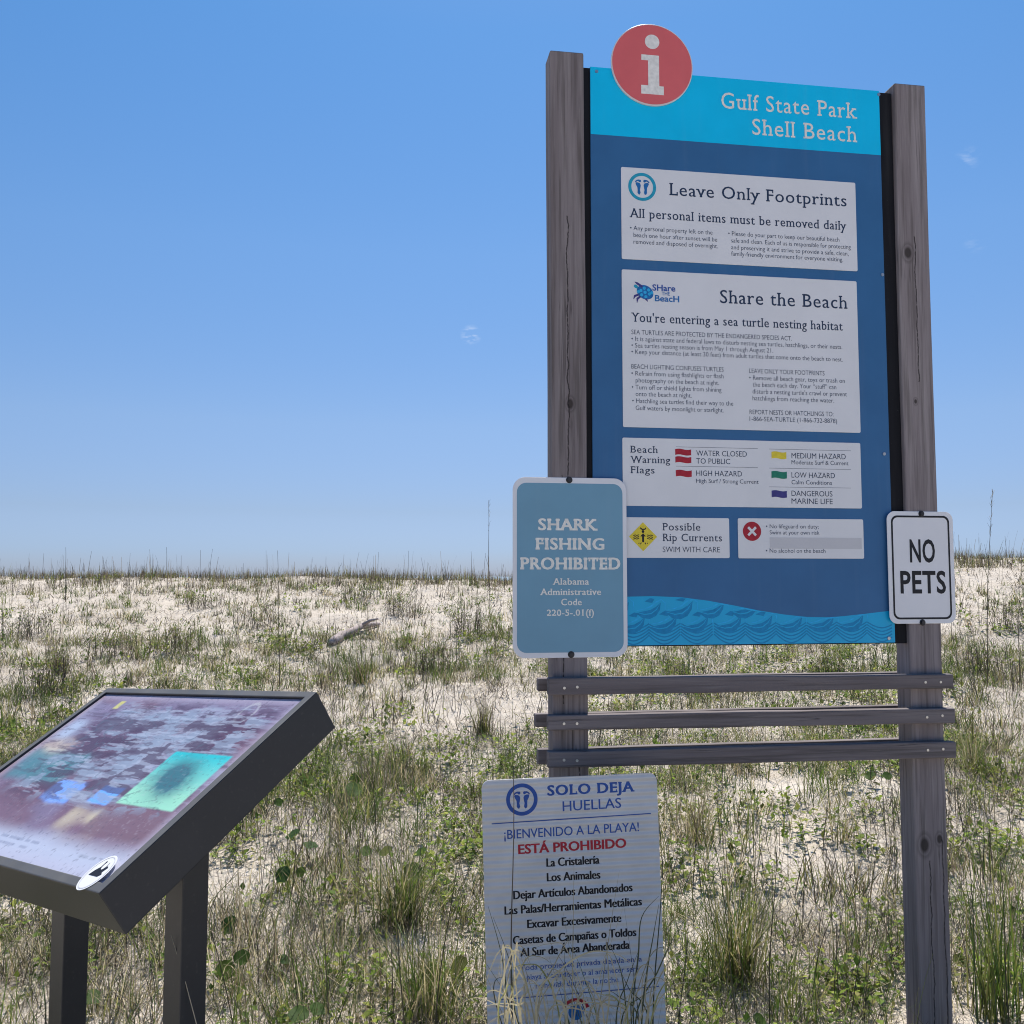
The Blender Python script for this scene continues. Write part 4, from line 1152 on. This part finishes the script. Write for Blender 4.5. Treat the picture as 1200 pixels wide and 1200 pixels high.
# single grass clumps
def clump(loc, n, h, wd, pal, lean, bend, seed, name, label, group=None, spread=.06, cat='grass clump'):
    rng = np.random.default_rng(seed)
    b = np.zeros((n, 3)); b[:, :2] = rng.normal(0, spread, (n, 2))
    b[:, 0] += loc[0]; b[:, 1] += loc[1]; b[:, 2] = ground_z(b[:, 0], b[:, 1]) - .02
    c = pick(pal, n, rng)
    p = blades(b, rng.uniform(0, 6.28, n), np.abs(rng.normal(0, lean, n)), np.abs(rng.normal(0, bend, n)), h * rng.uniform(.45, 1.05, n), wd * rng.uniform(.7, 1.3, n), c, 7, .08, rng=rng)
    o = veg_object(name, [p], M['grass'], shift=(loc[0], loc[1], float(ground_z(loc[0], loc[1]))))
    return tag(o, label, cat, group)
def arching(label, blades_px, root_px, Y, seed, mat='grass'):
    """a loose dry clump whose long blades arch over in front of the yard sign"""
    rng = random.Random(seed)
    d = ray(*root_px); gx = d.x / d.y * Y; gz_ = float(ground_z(gx, Y))
    o_ = Vector((gx, Y, gz_))
    mb_v, mb_q, mb_c = [], [], []
    for pts, wd, colr in blades_px:
        dy = rng.uniform(-.10, .06)
        w_ = []
        for px, py in pts:
            r_ = ray(px, py); k = (Y + dy) / r_.y; w_.append(Vector((r_.x * k, Y + dy, EYE + r_.z * k)) - o_)
        foot = Vector((rng.uniform(-.05, .05) + w_[0].x * .4, dy * .3, -.02))
        ctrl = [foot, foot.lerp(w_[0], .5) + Vector((0, 0, .03))] + w_
        path = []
        for i in range(len(ctrl) - 1):                 # Catmull-Rom through the points
            p0, p1, p2, p3 = ctrl[max(i - 1, 0)], ctrl[i], ctrl[i + 1], ctrl[min(i + 2, len(ctrl) - 1)]
            for t in np.linspace(0, 1, 6, endpoint=False):
                path.append(.5 * ((2 * p1) + (p2 - p0) * t + (2 * p0 - 5 * p1 + 4 * p2 - p3) * t * t + (3 * p1 - p0 - 3 * p2 + p3) * t ** 3))
        path.append(ctrl[-1]); n = len(path); b = sum(len(v) for v in mb_v); V = []
        for i, p in enumerate(path):
            t_ = (path[min(i + 1, n - 1)] - path[max(i - 1, 0)]).normalized()
            sd_ = t_.cross(Vector((0, 1, .35))).normalized() * wd * (.5 if i < n * .6 else .5 * (1 - (i / n - .6) / .45))
            V += [p - sd_, p + sd_]
        mb_v.append(np.array([list(v) for v in V])); mb_c.append(np.tile(np.array(colr) * rng.uniform(.85, 1.15), (2 * n, 1)))
        mb_q.append(np.array([[2 * i, 2 * i + 1, 2 * i + 3, 2 * i + 2] for i in range(n - 1)]) + b)
    me = bpy.data.meshes.new('grass_clump'); fill_mesh(me, np.concatenate(mb_v), np.concatenate(mb_q), np.concatenate(mb_c)); me.materials.append(M[mat])
    o = bpy.data.objects.new('grass_clump', me); COL.objects.link(o); o.location = o_
    tag(o, label, 'grass clump')
ST, DG = (.50, .45, .31), (.07, .085, .04)
_rg = random.Random(77)
def loose(n, x0, x1, yt):
    out = []
    for _ in range(n):
        xr = _rg.uniform(x0, x1); dx = _rg.uniform(-75, 75); up = _rg.uniform(yt, 1172); dr = _rg.uniform(0, 45)
        out.append(([(xr, 1200), (xr + dx * .35, up + 8), (xr + dx * .7, up), (xr + dx, up + dr)], _rg.uniform(.0022, .0040), _rg.choice([ST, (.40, .36, .22), (.30, .31, .11), (.50, .44, .30)])))
    return out
arching('dry pale clump whose long blades arch across the foot of the yard sign', [
    ([(628, 1180), (655, 1138), (690, 1116), (722, 1118), (742, 1131)], .0050, ST), ([(640, 1196), (672, 1178), (705, 1176), (735, 1192)], .0048, ST),
    ([(700, 1190), (722, 1172), (704, 1165), (690, 1163)], .0046, ST), ([(664, 1195), (650, 1170), (648, 1150), (654, 1145)], .0060, ST),
    ([(712, 1190), (713, 1140), (710, 1098)], .0042, ST), ([(620, 1190), (606, 1178), (585, 1176), (569, 1179)], .0046, ST),
    ([(630, 1185), (650, 1130), (668, 1098)], .0042, ST), ([(610, 1190), (618, 1160), (606, 1135), (602, 1130)], .0050, ST),
    ([(690, 1196), (705, 1175), (715, 1164)], .0040, ST), ([(640, 1190), (625, 1150), (600, 1150)], .0038, ST), ([(600, 1198), (590, 1188), (572, 1200)], .0046, ST),
    ([(758, 1200), (756, 1170), (759, 1140)], .0050, ST), ([(735, 1198), (730, 1180), (737, 1165)], .0040, ST), ([(655, 1198), (690, 1186), (716, 1204)], .0044, ST)] + loose(34, 575, 765, 1105), (665, 1200), 2.42, 1)
arching('dark stems tangled over the lower right corner of the yard sign', [
    ([(742, 1190), (748, 1120), (752, 1075), (772, 1050)], .0045, DG), ([(735, 1195), (728, 1140), (716, 1110)], .0036, DG), ([(722, 1195), (735, 1150), (748, 1115)], .0036, DG),
    ([(760, 1195), (738, 1160), (728, 1140)], .0036, DG), ([(728, 1198), (752, 1168), (770, 1160)], .0036, DG), ([(745, 1196), (770, 1140), (786, 1105), (800, 1080)], .0044, DG),
    ([(748, 1196), (725, 1168), (712, 1160)], .0034, DG), ([(752, 1198), (758, 1140), (765, 1100), (772, 1060)], .0044, DG), ([(740, 1198), (741, 1160), (744, 1140)], .0034, DG),
    ([(585, 1190), (580, 1150), (600, 1145)], .0032, DG), ([(600, 1195), (588, 1120), (572, 1062)], .0036, DG), ([(606, 1195), (598, 1130), (578, 1075)], .0034, DG)], (745, 1200), 2.62, 2, 'twig')
def GA(px, py): return ground_at(px, py)
clump(GA(868, 1150), 170, .66, .0062, ('green', 'olive', 'olive', 'tan'), .30, .6, 1, 'grass_clump', 'tall green grass clump between the yard sign and the right post')
clump(GA(1165, 1195), 80, .80, .0065, ('green', 'green', 'olive'), .18, .35, 2, 'grass_clump', 'dark green reedy grass clump right of the right post base')
clump(GA(470, 1085), 300, .56, .0055, ('olive', 'green', 'tan'), .38, .7, 3, 'grass_clump', 'broad olive grass clump halfway between the display panel and the yard sign')
clump(GA(500, 1195), 200, .55, .0056, ('green', 'olive', 'tan'), .40, .7, 4, 'grass_clump', 'grass clump low at the left foot of the yard sign')
clump((.17, 2.50), 60, 1.02, .0060, ('tan', 'tan', 'tan', 'olive'), .30, 1.6, 5, 'grass_clump', 'straw coloured clump with arching blades across the lower part of the yard sign', spread=.10)
clump((.36, 2.80), 110, .78, .0050, ('dark', 'dark', 'olive', 'green'), .36, .8, 6, 'grass_clump', 'dark tangled clump over the lower right corner of the yard sign', spread=.07)
clump(GA(1145, 905), 120, .50, .0060, ('olive', 'tan', 'tan', 'green'), .26, .6, 7, 'grass_clump', 'straw and olive clump right of the lowest rail')
clump(GA(435, 930), 150, .50, .0055, ('olive', 'green', 'grey'), .28, .5, 8, 'grass_clump', 'olive clump behind the upper right corner of the display panel')
clump(GA(285, 1100), 60, .42, .0045, ('tan', 'tan', 'grey'), .22, .5, 9, 'grass_clump', 'dry straw clump just right of the near panel leg')
clump(GA(815, 985), 110, .50, .0050, ('tan', 'olive', 'grey'), .25, .5, 10, 'grass_clump', 'dry clump just below the lowest rail near the yard sign')
clump(GA(985, 985), 60, .36, .0050, ('olive', 'tan'), .3, .5, 11, 'grass_clump', 'small clump below the rails left of the right post')
clump(GA(565, 860), 130, .50, .0065, ('grey', 'olive', 'dark'), .26, .4, 12, 'grass_clump', 'grey clump left of the front rail ends')
clump(GA(70, 790), 200, .50, .0080, ('grey', 'olive', 'dark'), .35, .5, 13, 'grass_clump', 'dark clump behind the left end of the display panel')
clump((-1.25, 1.95), 40, .30, .0035, ('tan', 'olive'), .3, .6, 14, 'grass_clump', 'small clump under the display panel') if False else None
clump(GA(155, 1175), 70, .24, .0035, ('olive', 'tan', 'green'), .45, .8, 15, 'grass_clump', 'low grass clump between the two panel legs')
clump(GA(420, 800), 150, .46, .0080, ('grey', 'olive', 'green'), .30, .45, 16, 'grass_clump', 'grass clump on the slope above the upper right corner of the display panel')
clump(GA(690, 1198), 50, .34, .0040, ('olive', 'green'), .4, .9, 17, 'grass_clump', 'green clump behind the yard sign') if False else None
clump(GA(930, 1198), 70, .42, .0042, ('green', 'olive'), .34, .7, 18, 'grass_clump', 'green clump at the bottom edge left of the right post')

# low woody shrubs up the slope
def shrub(loc, h, wd, seed, label, n=90, pal=('grey', 'dark', 'dark'), lp=('olive', 'grey', 'green'), nl=500, group='twiggy shrubs on the dune slope'):
    rng = np.random.default_rng(seed)
    gx, gy = loc[0], loc[1]; gz_ = float(ground_z(gx, gy))
    root = empty('dune_shrub', (gx, gy, gz_)); tag(root, label, 'shrub', group)
    b = np.zeros((n, 3)); b[:, :2] = rng.normal(0, wd * .22, (n, 2)); b[:, 0] += gx; b[:, 1] += gy; b[:, 2] = ground_z(b[:, 0], b[:, 1]) - .02
    az, ln, bd, L = rng.uniform(0, 6.28, n), np.abs(rng.normal(0, .42, n)), rng.normal(0, .35, n), h * rng.uniform(.55, 1.15, n)
    v, q, c = blades(b, az, ln, bd, L, np.full(n, .0075), pick(pal, n, rng), 4, .4, rng=rng)
    veg_object('twigs', [(v, q, c)], M['twig'], root, (gx, gy, gz_))
    vv = v.reshape(n, -1, 3); i = rng.integers(0, n, nl); j = rng.integers(4, 10, nl)
    pos = vv[i, j] + rng.normal(0, .03, (nl, 3))
    veg_object('foliage', [leaves(pos, rng.uniform(0, 6.28, nl), rng.uniform(-.2, 1.3, nl), rng.uniform(.025, .06, nl), pick(lp, nl, rng), .40)], M['leaf'], root, (gx, gy, gz_))
for k, (px, py, h, wd, lab) in enumerate((
        (60, 812, .55, .9, 'broad grey twiggy shrub above the left edge of the display panel'),
        (135, 770, .5, 1.0, 'dark twiggy shrub behind the top left corner of the display panel'),
        (205, 765, .55, .9, 'dark grey shrub on the slope above the middle of the display panel'),
        (30, 745, .5, 1.2, 'low grey shrub at the far left of the slope'),
        (300, 735, .5, 1.0, 'brown twiggy shrub left of the driftwood log'),
        (470, 722, .5, .9, 'small grey shrub just right of the driftwood log'),
        (548, 742, .7, 1.0, 'dark shrub close to the left edge of the blue metal sign'),
        (505, 790, .5, .8, 'olive shrub on the slope left of the timber posts'),
        (1150, 790, .55, .9, 'olive shrub right of the white metal sign'),
        (1188, 735, .6, 1.2, 'dark shrub at the right edge of the picture below the crest'),
        (820, 812, .45, .9, 'grey shrub behind the rails at their middle'),
        (975, 800, .45, .8, 'olive shrub behind the rails near the right post'),
        (420, 705, .4, .9, 'low bush just under the crest above the driftwood log'),
        (240, 712, .4, 1.1, 'low bush under the crest above the display panel'))):
    x, y, z = GA(px, py)
    shrub((x, y), h * (.55 + .02 * y), wd * (.45 + .03 * y), 200 + k, lab, n=int(70 + 30 * wd), nl=420)

# round-leaved plants close by
def pennywort(spots, label, seed):
    rng = random.Random(seed)
    pts = [GA(px, py) for px, py, _ in spots]
    gx = sum(p[0] for p in pts) / len(pts); gy = sum(p[1] for p in pts) / len(pts); gz_ = float(ground_z(gx, gy))
    root = empty('pennywort', (gx, gy, gz_)); tag(root, label, 'plant', 'round-leaved plants in the near sand')
    st = MB()
    for (px, py, rpx), g in zip(spots, pts):
        dist = math.sqrt(g[0] ** 2 + g[1] ** 2)
        r = rpx * g[1] / 1064.5 * .86
        hgt = rng.uniform(.05, .12)
        # nearer foot so that the raised leaf stands where it was seen
        d = ray(px, py); k = (EYE - (g[2] + hgt)) / -d.z
        q = Vector((d.x * k, d.y * k, g[2] + hgt))
        foot = Vector((q.x + rng.uniform(-.03, .03), q.y + rng.uniform(-.03, .03), 0)); foot.z = float(ground_z(foot.x, foot.y)) - .01
        o_ = Vector((gx, gy, gz_))
        st.tube([foot - o_, (foot + q) / 2 - o_ + Vector((.008, 0, .01)), q - o_], [.0022, .0018, .0015], M['leaf'], 5)
        nrm = Vector((rng.uniform(-.5, .5), rng.uniform(-.9, -.1), rng.uniform(.6, 1.0))).normalized()
        a = nrm.orthogonal().normalized(); b2 = nrm.cross(a)
        n = 20; lf = MB(); vs = [q - o_ - nrm * r * .10]
        for i in range(n):
            t = 2 * math.pi * i / n; rr_ = r * (1 + .05 * math.cos(5 * t)) * (.8 if i == 0 else 1)
            vs.append(q - o_ + (a * math.cos(t) + b2 * math.sin(t)) * rr_ + nrm * r * (.07 * math.sin(3 * t) + .05 * math.sin(7 * t + 1)))
        lf.add(vs, [(0, i + 1, (i + 1) % n + 1) for i in range(n)], M['leaf'], True)
        ob = lf.build('leaf', root)
        at = ob.data.color_attributes.new('Col', 'FLOAT_COLOR', 'POINT'); c = rng.choice([(.07, .13, .03), (.10, .15, .035), (.055, .11, .035), (.14, .16, .05)])
        at.data.foreach_set('color', np.tile(np.array([*c, 1], np.float32), len(ob.data.vertices)))
    so = st.build('stem', root)
    at = so.data.color_attributes.new('Col', 'FLOAT_COLOR', 'POINT'); at.data.foreach_set('color', np.tile(np.array([.13, .10, .05, 1], np.float32), len(so.data.vertices)))
pennywort([(356, 913, 11), (415, 925, 12), (326, 940, 6), (417, 912, 9)], 'round-leaved plant right of the upper corner of the display panel', 1)
pennywort([(343, 977, 10), (364, 990, 10), (331, 1025, 11), (352, 1022, 7)], 'round-leaved plant with four leaves under the right edge of the display panel', 2)
pennywort([(429, 997, 8), (452, 997, 9), (492, 998, 9), (484, 1020, 11)], 'round-leaved plant on bare sand left of the yard sign', 3)
pennywort([(268, 1084, 12), (283, 1122, 10), (264, 1137, 13), (333, 1124, 8)], 'round-leaved plant just right of the near panel leg', 4)
pennywort([(108, 1168, 12), (98, 1150, 8)], 'round leaf between the two panel legs', 5)
pennywort([(505, 1142, 13), (538, 1130, 12), (350, 1188, 13), (372, 1182, 10)], 'round-leaved plant at the bottom edge left of the yard sign', 6)
pennywort([(1020, 909, 7), (1040, 909, 6), (988, 905, 7)], 'small round-leaved plant below the lowest rail beside the right post', 7)
pennywort([(1100, 1192, 9), (1093, 1196, 8), (1125, 1125, 9), (890, 1195, 9)], 'round-leaved plant at the foot of the right post', 8)

# tall sea oat stalks
def stalk(base, h, lean_az, lean, label, seed, r=.0035, head=True, col=(.10, .085, .06), nleaf=4, leafc=('olive', 'tan')):
    rng = np.random.default_rng(seed)
    gx, gy = base[0], base[1]; gz_ = float(ground_z(gx, gy))
    root = empty('tall_stalk', (gx, gy, gz_)); tag(root, label, 'grass stalk')
    mb = MB(); n = 12
    path = [Vector((math.cos(lean_az) * h * lean * t ** 1.6 + .004 * math.sin(9 * t), math.sin(lean_az) * h * lean * t ** 1.6, h * t - .02)) for t in np.linspace(0, 1, n)]
    mb.tube(path, [r * (1 - .7 * t) for t in np.linspace(0, 1, n)], M['twig'], 6)
    o = mb.build('stem', root)
    at = o.data.color_attributes.new('Col', 'FLOAT_COLOR', 'POINT'); at.data.foreach_set('color', np.tile(np.array([*col, 1], np.float32), len(o.data.vertices)))
    if nleaf:
        b = np.zeros((nleaf, 3)); b[:, 2] = rng.uniform(0, .12 * h, nleaf)
        veg_object('leaf_blades', [blades(b, rng.uniform(0, 6.28, nleaf), rng.uniform(.15, .4, nleaf), rng.uniform(.4, 1.3, nleaf), h * rng.uniform(.2, .4, nleaf), np.full(nleaf, .004), pick(leafc, nleaf, rng), 6, .1, rng=rng)], M['grass'], root)
    if head:
        m = 26; t = rng.uniform(.72, 1, m)
        b = np.array([list(path[0].lerp(path[-1], 0)) for _ in range(m)])
        pts = np.array([list(p) for p in path]); tt = np.linspace(0, 1, n)
        b = np.stack([np.interp(t, tt, pts[:, i]) for i in range(3)], 1)
        veg_object('seed_head', [blades(b, rng.uniform(0, 6.28, m), rng.uniform(.2, .6, m), rng.uniform(.1, .6, m), rng.uniform(.05, .10, m), np.full(m, .005), pick(('tan', 'grey', 'dark'), m, rng), 2, .4, rng=rng)], M['twig'], root)
    return root
def stalk_px(px0, py0, Y, top_px, top_py, label, seed, **k):
    """stalk rooted at depth Y under photo column px0, its tip seen at (top_px, top_py)"""
    d = ray(px0, py0); x = d.x / d.y * Y; z0 = float(ground_z(x, Y))
    dt = ray(top_px, top_py); s = Y / dt.y
    tip = Vector((dt.x * s, Y, EYE + dt.z * s)); h = tip.z - z0; dx = tip.x - x
    return stalk((x, Y), h, 0 if dx >= 0 else math.pi, abs(dx) / h, label, seed, **k)
stalk_px(573, 760, 17, 572.5, 585, 'tall thin stalk on the dune just left of the blue metal sign', 1, r=.008)
stalk_px(553, 740, 18, 552, 645, 'shorter thin stalk beside the tall one left of the blue metal sign', 2, r=.007, head=False)
stalk_px(1157, 800, 11, 1163, 571, 'tall dark stalk standing right of the white metal sign', 3, r=.006)
stalk_px(1196, 830, 11, 1194, 678, 'dark stalk at the right edge of the picture', 4, r=.006, head=False)
stalk_px(327, 815, 11, 325, 643, 'tall stalk above the right half of the display panel', 5, r=.0055, head=False)
stalk_px(195, 720, 20, 195, 640, 'thin stalk on the crest above the display panel', 6, r=.009, head=False, nleaf=0)
stalk_px(76, 720, 18, 77, 640, 'thin stalk on the crest near the left edge of the picture', 7, r=.008, head=False, nleaf=0)
stalk_px(600, 1230, 2.98, 601, 890, 'brown stalk rising in front of the left side of the yard sign', 8, r=.0036, head=False, col=(.13, .10, .075), nleaf=2)
stalk_px(762, 1230, 3.0, 776, 1000, 'dark green stem in front of the right edge of the yard sign', 9, r=.0036, head=False, col=(.045, .06, .03), nleaf=2)
stalk_px(790, 1215, 3.05, 806, 1075, 'short dark stem leaning right beside the yard sign', 10, r=.003, head=False, col=(.05, .05, .035), nleaf=1)
stalk_px(322, 1250, 2.4, 243, 1068, 'dark bare stem leaning left towards the near panel leg', 11, r=.0032, head=False, col=(.06, .055, .03), nleaf=1)
stalk_px(310, 1230, 2.6, 300, 1080, 'upright dark stem right of the near panel leg', 12, r=.0026, head=False, col=(.06, .055, .03), nleaf=1)
stalk_px(310, 1215, 2.1, 200, 1085, 'pale dry stem slanting across the near panel leg', 13, r=.0026, head=False, col=(.42, .37, .28), nleaf=0)
stalk_px(1150, 1240, 3.0, 1135, 1000, 'green reed stem just right of the right post', 14, r=.003, head=False, col=(.06, .09, .035), nleaf=3, leafc=('green',))
stalk_px(950, 1190, 4.0, 985, 1040, 'dark stem leaning right between the yard sign and right post', 15, r=.003, head=False, col=(.07, .06, .045), nleaf=2)

for k_, (a0, a1, yy, t0, t1, lab) in enumerate((
        (868, 1240, 3.3, 842, 1010, 'tall stem rising out of the green clump between the yard sign and the right post'),
        (900, 1235, 3.4, 910, 985, 'thin upright stem just right of the tall green clump'),
        (480, 1230, 3.1, 455, 985, 'thin stem leaning left out of the olive clump left of the yard sign'),
        (505, 1230, 3.2, 535, 1005, 'thin stem leaning right near the left edge of the yard sign'),
        (395, 1225, 3.0, 372, 1015, 'thin stem leaning left halfway between the near panel leg and the yard sign'),
        (1185, 1230, 3.2, 1172, 1010, 'dark reed stem at the right edge of the picture near the bottom'),
        (440, 1000, 6.0, 434, 850, 'thin stem behind the round-leaved plants above the bare sand'),
        (700, 905, 7.5, 716, 770, 'thin stem behind the rails near the left post'))):
    stalk_px(a0, a1, yy, t0, t1, lab, 60 + k_, r=.0024 + .0003 * yy, head=False, col=(.075, .07, .04) if k_ % 2 else (.12, .11, .06), nleaf=3, leafc=('olive', 'green'))

# driftwood on the slope
def driftwood():
    a, b_ = GA(386, 757), GA(446, 734)
    mid = Vector(((a[0] + b_[0]) / 2, (a[1] + b_[1]) / 2, float(ground_z((a[0] + b_[0]) / 2, (a[1] + b_[1]) / 2))))
    A, B = Vector(a), Vector(b_)
    m = wood_mat('driftwood', 'x', tone=(1.2, 1.16, 1.08), dark=1.55)
    mb = MB(); n = 14; pts, rad = [], []
    rw = random.Random(5)
    for i in range(n):
        t = i / (n - 1); p = A.lerp(B, t); p.z = max(float(ground_z(p.x, p.y)), A.lerp(B, t).z) + .035
        pts.append(p - mid + Vector((rw.uniform(-.02, .02), 0, .05 * math.sin(t * 3)))); rad.append(.075 * (1 - .45 * t) * rw.uniform(.85, 1.12))
    rad[0] *= .7; rad[-1] *= .6
    mb.tube(pts, rad, m, 9)
    mb.tube([pts[8], pts[8] + Vector((.16, -.06, .10)), pts[8] + Vector((.30, -.10, .13))], [.04, .028, .014], m, 7)
    o = mb.build('driftwood_log', None); o.location = mid
    tag(o, 'bleached grey driftwood log lying on the dune slope', 'driftwood')
driftwood()
